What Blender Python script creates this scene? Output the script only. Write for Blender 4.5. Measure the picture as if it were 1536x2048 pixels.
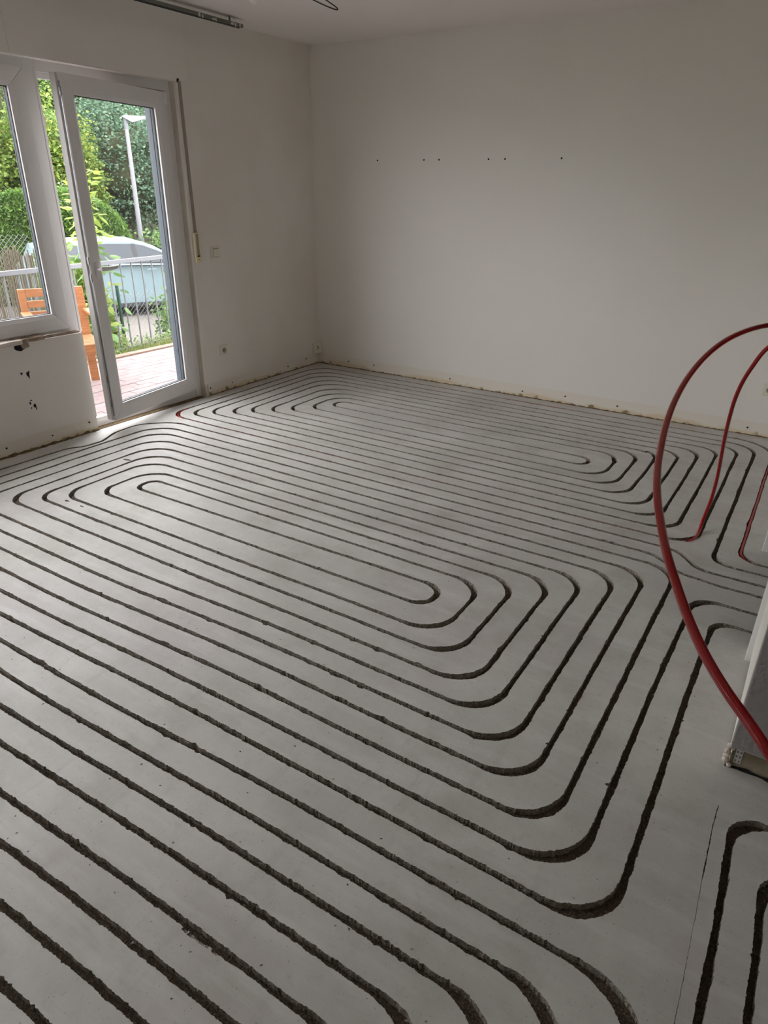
import bpy, bmesh, math, random
import numpy as np
from mathutils import Vector, Matrix, geometry, noise

for o in list(bpy.data.objects):
    bpy.data.objects.remove(o)
random.seed(7)
RNG = np.random.default_rng(11)
SC = bpy.context.scene
COL = SC.collection

# ------------------------------------------------------------------ camera
CAM_H = 1.481
cd = bpy.data.cameras.new('camera')
cam = bpy.data.objects.new('camera', cd); COL.objects.link(cam)
rx, ry, rz = 1.12556654, -0.02751327, 0.59396711
cam.matrix_world = (Matrix.Translation((0, 0, CAM_H)) @ Matrix.Rotation(rz, 4, 'Z')
                    @ Matrix.Rotation(rx, 4, 'X') @ Matrix.Rotation(ry, 4, 'Y'))
cd.sensor_fit = 'HORIZONTAL'; cd.sensor_width = 36.0
cd.lens = 1349.8 / 1536.0 * 36.0
cd.clip_start = 0.05; cd.clip_end = 300
SC.camera = cam

# ------------------------------------------------------------------ world, lights, exposure
W = bpy.data.worlds.new('overcast_sky'); SC.world = W; W.use_nodes = True
nt = W.node_tree; nt.nodes.clear()
wo = nt.nodes.new('ShaderNodeOutputWorld'); bg = nt.nodes.new('ShaderNodeBackground')
tc = nt.nodes.new('ShaderNodeTexCoord'); sx = nt.nodes.new('ShaderNodeSeparateXYZ')
cr = nt.nodes.new('ShaderNodeValToRGB')
cr.color_ramp.elements[0].position = 0.0; cr.color_ramp.elements[0].color = (0.965, 0.955, 0.965, 1)
cr.color_ramp.elements[1].position = 0.9; cr.color_ramp.elements[1].color = (1.01, 0.995, 1.0, 1)
nt.links.new(tc.outputs['Generated'], sx.inputs[0]); nt.links.new(sx.outputs['Z'], cr.inputs[0])
nt.links.new(cr.outputs[0], bg.inputs[0]); nt.links.new(bg.outputs[0], wo.inputs[0])
bg.inputs[1].default_value = 5.0
sd = bpy.data.lights.new('hazy_sun', 'SUN'); sd.energy = 0.6; sd.angle = math.radians(25); sd.color = (1.0, 0.96, 0.88)
so = bpy.data.objects.new('hazy_sun', sd); COL.objects.link(so)
so.rotation_euler = Vector((-0.35, 0.45, -0.95)).to_track_quat('-Z', 'Y').to_euler()
def portal(name, x, y, z, sy, sz):
    d = bpy.data.lights.new(name, 'AREA'); d.shape = 'RECTANGLE'; d.size = sy; d.size_y = sz
    d.cycles.is_portal = True
    o = bpy.data.objects.new(name, d); COL.objects.link(o)
    o.matrix_world = Matrix.Translation((x, y, z)) @ Matrix(((0, 0, -1, 0), (1, 0, 0, 0), (0, -1, 0, 0), (0, 0, 0, 1)))
    # local -Z (emission side) must look at +X
    return o
portal('sky_portal_window', -4.16, 0.65, 1.37, 3.95, 1.45)
portal('sky_portal_door', -4.16, 3.13, 1.06, 0.95, 2.05)
SC.view_settings.view_transform = 'Standard'; SC.view_settings.look = 'None'
SC.view_settings.gamma = 1.0; SC.view_settings.use_curve_mapping = False
SC.view_settings.exposure = 1.05
SC.cycles.max_bounces = 14; SC.cycles.diffuse_bounces = 8; SC.cycles.transparent_max_bounces = 16

# ------------------------------------------------------------------ helpers
def lin(c):
    return c / 12.92 if c <= 0.04045 else ((c + 0.055) / 1.055) ** 2.4
def rgb(r, g, b):
    return (lin(r / 255), lin(g / 255), lin(b / 255), 1)

def material(name, base, rough=0.6, metal=0.0, var=None, vscale=4.0, bump=0.0, bscale=60.0, detail=4.0,
             spec=0.5, speck=None, speck_scale=300.0, speck_amt=0.5, stretch=None, bdist=0.01):
    m = bpy.data.materials.new(name); m.use_nodes = True
    n = m.node_tree.nodes; l = m.node_tree.links
    p = n['Principled BSDF']
    p.inputs['Base Color'].default_value = base; p.inputs['Roughness'].default_value = rough
    p.inputs['Metallic'].default_value = metal; p.inputs['Specular IOR Level'].default_value = spec
    co = n.new('ShaderNodeTexCoord'); src = co.outputs['Object']
    if stretch:
        mp = n.new('ShaderNodeMapping'); mp.inputs['Scale'].default_value = stretch
        l.new(src, mp.inputs[0]); src = mp.outputs[0]
    col = None
    if var:
        no = n.new('ShaderNodeTexNoise'); no.inputs['Scale'].default_value = vscale; no.inputs['Detail'].default_value = 6
        l.new(src, no.inputs['Vector'])
        r = n.new('ShaderNodeValToRGB'); r.color_ramp.elements[0].position = 0.32; r.color_ramp.elements[1].position = 0.68
        r.color_ramp.elements[0].color = base; r.color_ramp.elements[1].color = var
        l.new(no.outputs[0], r.inputs[0]); col = r.outputs[0]
    if speck:
        v = n.new('ShaderNodeTexNoise'); v.inputs['Scale'].default_value = speck_scale; v.inputs['Detail'].default_value = 2
        l.new(src, v.inputs['Vector'])
        r2 = n.new('ShaderNodeValToRGB'); r2.color_ramp.elements[0].position = 0.5; r2.color_ramp.elements[1].position = 0.62
        r2.color_ramp.elements[0].color = (0, 0, 0, 1); r2.color_ramp.elements[1].color = (speck_amt,) * 3 + (1,)
        l.new(v.outputs[0], r2.inputs[0])
        mx = n.new('ShaderNodeMix'); mx.data_type = 'RGBA'
        l.new(r2.outputs[0], mx.inputs[0])
        if col: l.new(col, mx.inputs[6])
        else: mx.inputs[6].default_value = base
        mx.inputs[7].default_value = speck; col = mx.outputs[2]
    if col: l.new(col, p.inputs['Base Color'])
    if bump > 0:
        b = n.new('ShaderNodeTexNoise'); b.inputs['Scale'].default_value = bscale; b.inputs['Detail'].default_value = detail
        l.new(src, b.inputs['Vector'])
        bu = n.new('ShaderNodeBump'); bu.inputs['Strength'].default_value = bump; bu.inputs['Distance'].default_value = bdist
        l.new(b.outputs[0], bu.inputs['Height']); l.new(bu.outputs[0], p.inputs['Normal'])
    return m

class MB:
    """collects shapes into one mesh object"""
    def __init__(s): s.v = []; s.f = []; s.m = []
    def add(s, vs, fs, mi=0):
        o = len(s.v); s.v += [tuple(p) for p in vs]
        s.f += [tuple(i + o for i in f) for f in fs]; s.m += [mi] * len(fs); return s
    def box(s, x0, x1, y0, y1, z0, z1, mi=0, M=None):
        vs = [(x, y, z) for x in (x0, x1) for y in (y0, y1) for z in (z0, z1)]
        if M is not None: vs = [M @ Vector(p) for p in vs]
        return s.add(vs, [(0, 1, 3, 2), (4, 6, 7, 5), (0, 4, 5, 1), (2, 3, 7, 6), (0, 2, 6, 4), (1, 5, 7, 3)], mi)
    def prism(s, pts, axis, a0, a1, mi=0, M=None):
        """pts 2D polygon (other two axes in order), extruded along axis"""
        n = len(pts); vs = []
        for a in (a0, a1):
            for p in pts:
                q = list(p); q.insert(axis, a); vs.append(Vector(q) if M is None else M @ Vector(q))
        fs = [tuple(range(n))[::-1], tuple(range(n, 2 * n))]
        fs += [(i, (i + 1) % n, n + (i + 1) % n, n + i) for i in range(n)]
        return s.add(vs, fs, mi)
    def cyl(s, p0, p1, r0, r1=None, n=12, mi=0):
        return s.tube([p0, p1], [r0, r0 if r1 is None else r1], n, mi)
    def tube(s, path, rad, n=8, mi=0, caps=True):
        path = [Vector(p) for p in path]
        if not hasattr(rad, '__len__'): rad = [rad] * len(path)
        t = (path[1] - path[0]).normalized()
        up = Vector((0, 0, 1)) if abs(t.z) < 0.9 else Vector((1, 0, 0))
        nn = t.cross(up).normalized(); vs = []
        for i, p in enumerate(path):
            a = path[max(i - 1, 0)]; b = path[min(i + 1, len(path) - 1)]
            t = (b - a).normalized(); nn = (nn - t * nn.dot(t)).normalized(); bb = t.cross(nn)
            vs += [p + (nn * math.cos(k * 2 * math.pi / n) + bb * math.sin(k * 2 * math.pi / n)) * rad[i] for k in range(n)]
        fs = []
        for i in range(len(path) - 1):
            for k in range(n):
                fs.append((i * n + k, i * n + (k + 1) % n, (i + 1) * n + (k + 1) % n, (i + 1) * n + k))
        if caps: fs += [tuple(range(n))[::-1], tuple(range((len(path) - 1) * n, len(path) * n))]
        return s.add(vs, fs, mi)
    def ball(s, c, r, n=10, mi=0, sc=(1, 1, 1)):
        vs = []; fs = []; m = n // 2 + 1
        for i in range(m + 1):
            th = math.pi * i / m
            for k in range(n):
                ph = 2 * math.pi * k / n
                vs.append((c[0] + r * sc[0] * math.sin(th) * math.cos(ph), c[1] + r * sc[1] * math.sin(th) * math.sin(ph), c[2] + r * sc[2] * math.cos(th)))
        for i in range(m):
            for k in range(n): fs.append((i * n + k, (i + 1) * n + k, (i + 1) * n + (k + 1) % n, i * n + (k + 1) % n))
        return s.add(vs, fs, mi)
    def mesh(s, name, mats):
        me = bpy.data.meshes.new(name); me.from_pydata(s.v, [], s.f)
        for m in (mats if isinstance(mats, (list, tuple)) else [mats]): me.materials.append(m)
        if any(s.m): me.polygons.foreach_set('material_index', s.m)
        me.validate(); me.update(); return me
    def build(s, name, mats, parent=None, bevel=0, smooth=False, seg=2, merge=False):
        me = s.mesh(name, mats)
        bm = bmesh.new(); bm.from_mesh(me)
        if merge: bmesh.ops.remove_doubles(bm, verts=bm.verts, dist=1e-5)
        bmesh.ops.recalc_face_normals(bm, faces=bm.faces)
        if smooth:
            for f in bm.faces: f.smooth = True
            for e in bm.edges:
                if len(e.link_faces) == 2 and e.calc_face_angle(0) > 0.6: e.smooth = False
        bm.to_mesh(me); bm.free()
        o = bpy.data.objects.new(name, me); COL.objects.link(o)
        if parent: o.parent = parent
        if bevel:
            b = o.modifiers.new('bevel', 'BEVEL'); b.width = bevel; b.segments = seg; b.limit_method = 'ANGLE'
        return o
def link(name, me, parent=None):
    o = bpy.data.objects.new(name, me); COL.objects.link(o)
    if parent: o.parent = parent
    return o
def empty(name, loc=(0, 0, 0), rz=0):
    o = bpy.data.objects.new(name, None); COL.objects.link(o); o.location = loc; o.rotation_euler = (0, 0, rz)
    o.empty_display_size = 0.1; return o
def tag(o, label=None, cat=None, group=None, kind=None):
    if label: o['label'] = label
    if cat: o['category'] = cat
    if group: o['group'] = group
    if kind: o['kind'] = kind
    return o
def struct(o, label=None):
    o['kind'] = 'structure'
    if label: o['label'] = label
    return o

# ------------------------------------------------------------------ materials
def floor_top_material():
    m = bpy.data.materials.new('screed'); m.use_nodes = True
    n = m.node_tree.nodes; l = m.node_tree.links; p = n['Principled BSDF']
    co = n.new('ShaderNodeTexCoord')
    def ns(scale, det, vec=None, rough=0.5):
        t = n.new('ShaderNodeTexNoise'); t.inputs['Scale'].default_value = scale; t.inputs['Detail'].default_value = det
        t.inputs['Roughness'].default_value = rough
        l.new(vec or co.outputs['Object'], t.inputs['Vector']); return t.outputs[0]
    def ramp(src, a, b, ca, cb):
        r = n.new('ShaderNodeValToRGB'); r.color_ramp.elements[0].position = a; r.color_ramp.elements[1].position = b
        r.color_ramp.elements[0].color = ca; r.color_ramp.elements[1].color = cb
        l.new(src, r.inputs[0]); return r.outputs[0]
    def mix(fac, a, b, mode='MIX', f=None):
        x = n.new('ShaderNodeMix'); x.data_type = 'RGBA'; x.blend_type = mode
        if fac is None: x.inputs[0].default_value = f
        else: l.new(fac, x.inputs[0])
        l.new(a, x.inputs[6])
        if isinstance(b, tuple): x.inputs[7].default_value = b
        else: l.new(b, x.inputs[7])
        return x.outputs[2]
    c = ramp(ns(2.2, 8, rough=0.62), 0.28, 0.72, rgb(180, 180, 176), rgb(207, 206, 203))
    c = mix(ramp(ns(1.3, 7, rough=.6), 0.47, 0.68, (0, 0, 0, 1), (0.6,) * 3 + (1,)), c, rgb(184, 177, 177))     # mauve primer residue
    c = mix(ramp(ns(3.1, 7, rough=0.65), 0.50, 0.74, (0, 0, 0, 1), (0.6,) * 3 + (1,)), c, rgb(160, 158, 148))  # damp stains
    mp = n.new('ShaderNodeMapping'); mp.inputs['Scale'].default_value = (1.4, 9, 1); l.new(co.outputs['Object'], mp.inputs[0])
    c = mix(ramp(ns(1.6, 8, mp.outputs[0], .65), 0.50, 0.74, (0, 0, 0, 1), (0.55,) * 3 + (1,)), c, rgb(216, 216, 214))  # dust swept along the cuts
    mq = n.new('ShaderNodeMapping'); mq.inputs['Scale'].default_value = (7, 1.3, 1); l.new(co.outputs['Object'], mq.inputs[0])
    c = mix(ramp(ns(2.4, 8, mq.outputs[0], .7), 0.56, 0.76, (0, 0, 0, 1), (0.4,) * 3 + (1,)), c, rgb(162, 158, 152))
    c = mix(ramp(ns(22, 8, rough=0.75), 0.55, 0.74, (0, 0, 0, 1), (0.45,) * 3 + (1,)), c, rgb(156, 152, 146))
    c = mix(ramp(ns(170, 3), 0.66, 0.71, (0, 0, 0, 1), (0.6,) * 3 + (1,)), c, rgb(120, 116, 110))
    l.new(c, p.inputs['Base Color'])
    rr = n.new('ShaderNodeMapRange'); rr.inputs[3].default_value = 0.42; rr.inputs[4].default_value = 0.62
    l.new(ns(5, 5), rr.inputs[0]); l.new(rr.outputs[0], p.inputs['Roughness'])
    p.inputs['Specular IOR Level'].default_value = 0.45
    # trowel ridges + fine grain
    wv = n.new('ShaderNodeTexWave'); wv.bands_direction = 'DIAGONAL'; wv.inputs['Scale'].default_value = 9; wv.inputs['Distortion'].default_value = 6
    wv.inputs['Detail'].default_value = 3; wv.inputs['Detail Scale'].default_value = 1.2
    l.new(co.outputs['Object'], wv.inputs[0])
    ad = n.new('ShaderNodeMath'); ad.operation = 'MULTIPLY_ADD'; ad.inputs[1].default_value = 0.12
    l.new(wv.outputs[1], ad.inputs[0]); l.new(ns(60, 8, rough=0.6), ad.inputs[2])
    # patches where the surface is pitted and scraped
    pk = n.new('ShaderNodeMath'); pk.operation = 'MULTIPLY'
    l.new(ramp(ns(2.3, 3), 0.52, 0.70, (.05,) * 3 + (1,), (1.2,) * 3 + (1,)), pk.inputs[0]); l.new(ns(150, 5, rough=.7), pk.inputs[1])
    a2 = n.new('ShaderNodeMath'); a2.operation = 'ADD'; l.new(ad.outputs[0], a2.inputs[0]); l.new(pk.outputs[0], a2.inputs[1])
    bu = n.new('ShaderNodeBump'); bu.inputs['Strength'].default_value = 0.30; bu.inputs['Distance'].default_value = 0.004
    l.new(a2.outputs[0], bu.inputs['Height']); l.new(bu.outputs[0], p.inputs['Normal'])
    return m
M_floor = floor_top_material()
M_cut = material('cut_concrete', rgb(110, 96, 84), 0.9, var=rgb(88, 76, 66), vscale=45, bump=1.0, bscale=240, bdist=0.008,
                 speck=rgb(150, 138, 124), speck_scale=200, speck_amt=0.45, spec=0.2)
M_cutwall = material('cut_concrete_side', rgb(178, 168, 156), 0.9, var=rgb(122, 112, 101), vscale=55, bump=1.0, bscale=280, bdist=0.008,
                     speck=rgb(214, 210, 202), speck_scale=300, speck_amt=0.75, spec=0.2)
M_wall = material('painted_plaster', rgb(231, 229, 224), 0.85, var=rgb(227, 224, 218), vscale=0.8, bump=0.25, bscale=170, bdist=0.003, spec=0.2)
M_ceil = material('ceiling_paint', rgb(235, 230, 226), 0.9, bump=0.2, bscale=190, bdist=0.002, spec=0.2)
M_band = material('bare_skirting_plaster', rgb(226, 221, 211), 0.9, bump=0.5, bscale=60, bdist=0.004, spec=0.15)
def stain_foot(m, zmax, cstain, cdark):
    n = m.node_tree.nodes; l = m.node_tree.links; p = n['Principled BSDF']
    co = n.new('ShaderNodeTexCoord'); sp_ = n.new('ShaderNodeSeparateXYZ'); l.new(co.outputs['Object'], sp_.inputs[0])
    mr = n.new('ShaderNodeMapRange'); mr.inputs[1].default_value = 0; mr.inputs[2].default_value = zmax; mr.inputs[3].default_value = .34; mr.inputs[4].default_value = -.12
    l.new(sp_.outputs['Z'], mr.inputs[0])
    prev = p.inputs['Base Color'].default_value[:]
    src = None
    for sc_n, thr, colr in ((3.0, .60, cstain), (16, .78, cdark)):
        no = n.new('ShaderNodeTexNoise'); no.inputs['Scale'].default_value = sc_n; no.inputs['Detail'].default_value = 7; l.new(co.outputs['Object'], no.inputs[0])
        ad = n.new('ShaderNodeMath'); ad.operation = 'ADD'; l.new(no.outputs[0], ad.inputs[0]); l.new(mr.outputs[0], ad.inputs[1])
        r = n.new('ShaderNodeValToRGB'); r.color_ramp.elements[0].position = thr; r.color_ramp.elements[1].position = min(thr + .14, 1.0)
        l.new(ad.outputs[0], r.inputs[0])
        mx = n.new('ShaderNodeMix'); mx.data_type = 'RGBA'; l.new(r.outputs[0], mx.inputs[0])
        if src: l.new(src, mx.inputs[6])
        else: mx.inputs[6].default_value = prev
        mx.inputs[7].default_value = colr; src = mx.outputs[2]
    l.new(src, p.inputs['Base Color'])
stain_foot(M_band, .07, rgb(218, 204, 178), rgb(140, 124, 100))
M_reveal = material('reveal_plaster', rgb(205, 200, 188), 0.85, var=rgb(190, 183, 170), vscale=5, bump=0.4, bscale=90, bdist=0.002, spec=0.2)
M_pierface = material('grey_rough_plaster', rgb(154, 149, 150), 0.75, bump=1.0, bscale=48, bdist=0.006, spec=0.3, var=rgb(150, 146, 146), vscale=3)
M_white = material('white_plastic', rgb(226, 224, 224), 0.35, bump=0.03, bscale=30, spec=0.45)
M_whitetrim = material('white_lacquer', rgb(232, 232, 230), 0.3, spec=0.4)
M_gasket = material('rubber_gasket', rgb(38, 42, 46), 0.6)
M_spacer = material('glazing_spacer', rgb(62, 74, 84), 0.55)
M_cream = material('cream_plastic', rgb(222, 212, 176), 0.4, spec=0.4)
M_offwhite = material('ageing_white_plastic', rgb(220, 217, 202), 0.4, spec=0.4)
M_dark = material('dark_hole', rgb(24, 21, 19), 0.9)
M_belt = material('grey_webbing', rgb(158, 150, 140), 0.9, bump=0.5, bscale=400, bdist=0.001)
M_red = material('red_plastic_pipe', rgb(158, 4, 16), 0.2, spec=0.5)
M_metalgrey = material('grey_metal_rail', rgb(116, 118, 108), 0.45, metal=0.3)
M_brick = material('brick_rubble', rgb(168, 150, 134), 0.9, var=rgb(140, 120, 105), vscale=30, bump=0.7, bscale=80)
M_chunk = material('plaster_chunk', rgb(216, 206, 198), 0.9, bump=0.7, bscale=70)
M_foam = material('old_foam_strip', rgb(120, 102, 72), 0.95, var=rgb(88, 72, 50), vscale=60, bump=0.9, bscale=120)
M_black = material('black_cable', rgb(22, 20, 20), 0.5)
M_bulb = material('frosted_bulb', rgb(236, 232, 226), 0.3)
M_steel = material('steel', rgb(150, 152, 155), 0.35, metal=0.9)
M_rail = material('galvanised_railing', rgb(96, 99, 104), 0.5, metal=0.2)
M_wood = material('oiled_wood', rgb(146, 96, 58), 0.5, var=rgb(124, 78, 44), vscale=10, stretch=(1, 8, 8), bump=0.15, bscale=40)
M_leafs = []
def leaf_material(name, a, b, c, scale=3.0, trans=0.35):
    m = bpy.data.materials.new(name); m.use_nodes = True
    n = m.node_tree.nodes; l = m.node_tree.links; p = n['Principled BSDF']
    g = n.new('ShaderNodeNewGeometry'); r = n.new('ShaderNodeValToRGB')
    r.color_ramp.elements[0].color = a; r.color_ramp.elements[1].color = c
    e = r.color_ramp.elements.new(0.5); e.color = b
    l.new(g.outputs['Random Per Island'], r.inputs[0])
    l.new(r.outputs[0], p.inputs['Base Color']); p.inputs['Roughness'].default_value = 0.5
    p.inputs['Specular IOR Level'].default_value = 0.3
    t = n.new('ShaderNodeBsdfTranslucent'); l.new(r.outputs[0], t.inputs[0])
    mx = n.new('ShaderNodeMixShader'); mx.inputs[0].default_value = trans
    l.new(p.outputs[0], mx.inputs[1]); l.new(t.outputs[0], mx.inputs[2])
    l.new(mx.outputs[0], n['Material Output'].inputs[0]); return m
L_dark = leaf_material('dark_green_leaves', rgb(35, 54, 33), rgb(60, 84, 50), rgb(92, 115, 71))
L_mid = leaf_material('mid_green_leaves', rgb(54, 78, 35), rgb(80, 109, 48), rgb(117, 138, 71))
L_blue = leaf_material('blue_green_leaves', rgb(61, 86, 69), rgb(86, 114, 92), rgb(123, 145, 123))
L_yel = leaf_material('yellow_green_leaves', rgb(70, 94, 46), rgb(96, 122, 54), rgb(140, 148, 72))
L_hedge = leaf_material('conifer_hedge_sprays', rgb(46, 70, 28), rgb(68, 98, 37), rgb(93, 123, 54))
L_light = leaf_material('fresh_green_leaves', rgb(89, 117, 49), rgb(114, 137, 64), rgb(140, 152, 91), trans=0.5)
L_dry = leaf_material('dry_grass_blades', rgb(98, 105, 58), rgb(123, 124, 78), rgb(137, 131, 98))
L_white = leaf_material('pale_blossom', rgb(144, 149, 137), rgb(159, 162, 154), rgb(118, 133, 98))
L_vine = leaf_material('vine_leaves', rgb(68, 101, 53), rgb(93, 125, 70), rgb(123, 150, 92), trans=0.4)

def glass_material(name, tint=(0.975, 0.975, 0.975, 1)):
    m = bpy.data.materials.new(name); m.use_nodes = True
    n = m.node_tree.nodes; l = m.node_tree.links
    for x in list(n):
        if x.type == 'BSDF_PRINCIPLED': n.remove(x)
    t = n.new('ShaderNodeBsdfTransparent'); t.inputs[0].default_value = tint
    g = n.new('ShaderNodeBsdfGlossy'); g.inputs['Roughness'].default_value = 0.01
    lw = n.new('ShaderNodeLayerWeight'); lw.inputs[0].default_value = 0.5
    pw = n.new('ShaderNodeMath'); pw.operation = 'POWER'; pw.inputs[1].default_value = 5.0; l.new(lw.outputs['Facing'], pw.inputs[0])
    f = n.new('ShaderNodeMath'); f.operation = 'MULTIPLY_ADD'; f.inputs[1].default_value = 0.94; f.inputs[2].default_value = 0.03
    l.new(pw.outputs[0], f.inputs[0])
    mx = n.new('ShaderNodeMixShader')
    l.new(f.outputs[0], mx.inputs[0]); l.new(t.outputs[0], mx.inputs[1]); l.new(g.outputs[0], mx.inputs[2])
    l.new(mx.outputs[0], n['Material Output'].inputs[0]); return m
M_glass = glass_material('window_glass')

# ------------------------------------------------------------------ room dimensions (metres)
XL, YB, ZC = -3.94, 5.05, 2.50          # left wall, back wall, ceiling
XR = 0.064                              # right wall (with the doorway)
YF = -2.6                               # wall behind the camera
JAMB, POST0, POST1 = 3.62, 2.593, 2.668 # door jamb, post between window and door
WIN_L = -1.30                           # far end of the window strip, lengthened out of view for more daylight
Z_SILL, Z_LINT = 0.645, 2.105
XO = -4.26                              # outside face of left wall
BAND = 0.095

# ------------------------------------------------------------------ floor with the milled grooves
YR = {1: 4.920, 2: 4.806, 3: 4.709, 4: 4.609, 5: 4.514, 6: 4.415, 7: 4.316, 8: 4.222, 9: 4.122, 10: 3.983, 11: 3.846, 12: 3.723,
      13: 3.622, 14: 3.527, 15: 3.428, 16: 3.332, 17: 3.233, 18: 3.134, 19: 3.037, 20: 2.937, 21: 2.840, 22: 2.738, 23: 2.641,
      24: 2.541, 25: 2.444, 26: 2.351, 27: 2.257, 28: 2.140, 29: 1.985, 30: 1.850, 31: 1.757, 32: 1.655, 33: 1.558, 34: 1.462,
      35: 1.364, 36: 1.262, 37: 1.165, 38: 1.071, 39: 0.973, 40: 0.875, 41: 0.783, 42: 0.691, 43: 0.583, 44: 0.490, 45: 0.395, 46: 0.293,
      47: 0.20, 48: 0.10}
XLF = {1: -3.842, 2: -3.738, 3: -3.650, 4: -3.535, 5: -3.445, 6: -3.330, 7: -3.225, 8: -3.115, 9: -3.010,
       19: -3.80, 20: -3.696, 21: -3.600, 22: -3.497, 23: -3.392, 24: -3.285, 25: -3.200, 26: -3.072, 27: -2.955}
XRT = {1: -0.073, 2: -0.172, 3: -0.265, 4: -0.371, 5: -0.466, 6: -0.565, 7: -0.681, 8: -0.777, 9: -0.875, 10: -1.010,
       21: -0.278, 22: -0.380, 23: -0.478, 24: -0.588, 25: -0.691, 26: -0.813, 27: -0.925, 28: -1.058}
def P(x, row, r=0.135): return (x, YR[row] if isinstance(row, int) else row, r)
UL, LL = 0.20, 0.115
chA = [P(0.9, 3.092), P(XRT[1], 3.092, 0.10), P(XRT[1], 1, 0.26), P(XLF[1], 1, 0.2), P(XLF[1] + .01, 18, 0.15),
       P(XRT[3], 18, .14), P(XRT[3], 3), P(XLF[3], 3, UL), P(XLF[3], 16, LL), P(XRT[5], 16), P(XRT[5], 5), P(XLF[5], 5, UL), P(XLF[5], 14, LL),
       P(XRT[7], 14), P(XRT[7], 7), P(XLF[7], 7, UL), P(XLF[7], 12, LL), P(XRT[9], 12), P(XRT[9], 9), P(XLF[9], 9), P(XLF[9], 10),
       P(XRT[10], 10), P(XRT[10], 11), P(XLF[8], 11, LL), P(XLF[8], 8, .16), P(XRT[8], 8), P(XRT[8], 13), P(XLF[6], 13, LL), P(XLF[6], 6, UL),
       P(XRT[6], 6), P(XRT[6], 15), P(XLF[4], 15, LL), P(XLF[4], 4, UL), P(XRT[4], 4), P(XRT[4], 17), P(XLF[2], 17, LL), P(XLF[2], 2, UL),
       P(XRT[2], 2, .17), P(XRT[2], 3.0, .09), P(0.9, 3.0)]
chB = [P(0.9, 2.900), P(-0.205, 2.900, .12), P(-0.32, 19, .12), P(-3.66, 3.040, .25), P(-3.825, 2.86, .15), P(-3.815, 2.66, .2), P(-3.735, 2.50, .12),
       P(-3.74, 2.38, .12), P(-3.795, 2.29, .15), P(-3.80, 1.9, .3), P(-3.812, 36, .15),
       P(XRT[21], 36), P(XRT[21], 21), P(XLF[21], 21, .17), P(XLF[21], 34, LL), P(XRT[23], 34), P(XRT[23], 23), P(XLF[23], 23, .17), P(XLF[23], 32, .12),
       P(XRT[25], 32), P(XRT[25], 25), P(XLF[25], 25, .15), P(XLF[25], 30, .12), P(XRT[27], 30), P(XRT[27], 27), P(XLF[27], 27), P(XLF[27], 28),
       P(XRT[28], 28), P(XRT[28], 29), P(XLF[26], 29, .10), P(XLF[26], 26, .15), P(XRT[26], 26), P(XRT[26], 31), P(XLF[24], 31, .10), P(XLF[24], 24, .15),
       P(XRT[24], 24), P(XRT[24], 33), P(XLF[22], 33, .12), P(XLF[22], 22, .17), P(XRT[22], 22), P(XRT[22], 35), P(XLF[20], 35, .12), P(XLF[20], 20, .2),
       P(-0.39, 20, .15), P(-0.27, 2.825, .12), P(-0.1, 2.802, .1), P(0.9, 2.802)]
chX = [P(0.9, 2.652), P(-0.178, 2.652, .10), P(-0.184, 37, .15), P(-3.80, 37), P(-3.80, 38), P(-0.078, 38, .14), P(-0.083, 2.512, .07), P(0.9, 2.512)]
chC = [[P(-0.0, -2.3), P(0.045, 39, .16), P(-3.80, 39), P(-3.80, 40), P(-0.085, 40, .15), P(-0.1, -2.3)],
       [P(-0.2, -2.3), P(-0.18, 41, .15), P(-3.80, 41), P(-3.80, 42), P(-0.285, 42, .15), P(-0.3, -2.3)],
       [P(-0.4, -2.3), P(-0.38, 43, .15), P(-3.80, 43), P(-3.80, 44), P(-0.485, 44, .15), P(-0.5, -2.3)],
       [P(-0.6, -2.3), P(-0.58, 45, .15), P(-3.80, 45), P(-3.80, 46), P(-0.685, 46, .15), P(-0.7, -2.3)],
       [P(0.9, 1.58), P(0.116, 1.58, .09), P(0.122, 1.2, .3), P(0.125, -2.3)],
       [P(0.9, 1.46), P(0.196, 1.46, .12), P(0.207, 1.2, .3), P(0.222, -2.3)]]
def drift(x, y):
    if 0.2 < y < 1.6:
        s0 = -0.85 if y < 1.0 else -1.3
        t = min(max((s0 - x) / 1.15, 0), 1); t = t * t * (3 - 2 * t); y -= 0.028 * t
    if 2.05 < y < 2.2: y += 0.02 * min(max((x + 3.0) / 1.6, 0), 1) - 0.016
    if 4.05 < y < 4.3 and x > -1.6: y += 0.022 * min((x + 1.6) / .6, 1)
    return y
def fillet(pts):
    """rounded polyline -> list of (x, y, bend weight)"""
    out = [(pts[0][0], pts[0][1], 0)]
    for i in range(1, len(pts) - 1):
        a, b, c = (Vector(pts[j][:2]) for j in (i - 1, i, i + 1))
        u = (a - b); v = (c - b); lu, lv = u.length, v.length; u /= lu; v /= lv
        ang = u.angle(v)
        if ang > math.pi - 0.02: out.append((b.x, b.y, 0)); continue
        half = ang / 2; d = pts[i][2] / math.tan(half)
        d = min(d, lu * 0.495, lv * 0.495); r = d * math.tan(half)
        cen = b + (u + v).normalized() * (r / math.sin(half))
        p0 = b + u * d; p1 = b + v * d
        a0 = math.atan2(p0.y - cen.y, p0.x - cen.x); a1 = math.atan2(p1.y - cen.y, p1.x - cen.x)
        da = (a1 - a0 + math.pi) % (2 * math.pi) - math.pi
        k = max(3, int(abs(da) * r / 0.015))
        for j in range(k + 1):
            t = a0 + da * j / k
            w = math.sin(math.pi * j / k) ** 0.6 if 0 < j < k else 0
            out.append((cen.x + r * math.cos(t), cen.y + r * math.sin(t), w * min(1, abs(da))))
    out.append((pts[-1][0], pts[-1][1], 0)); return out
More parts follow.
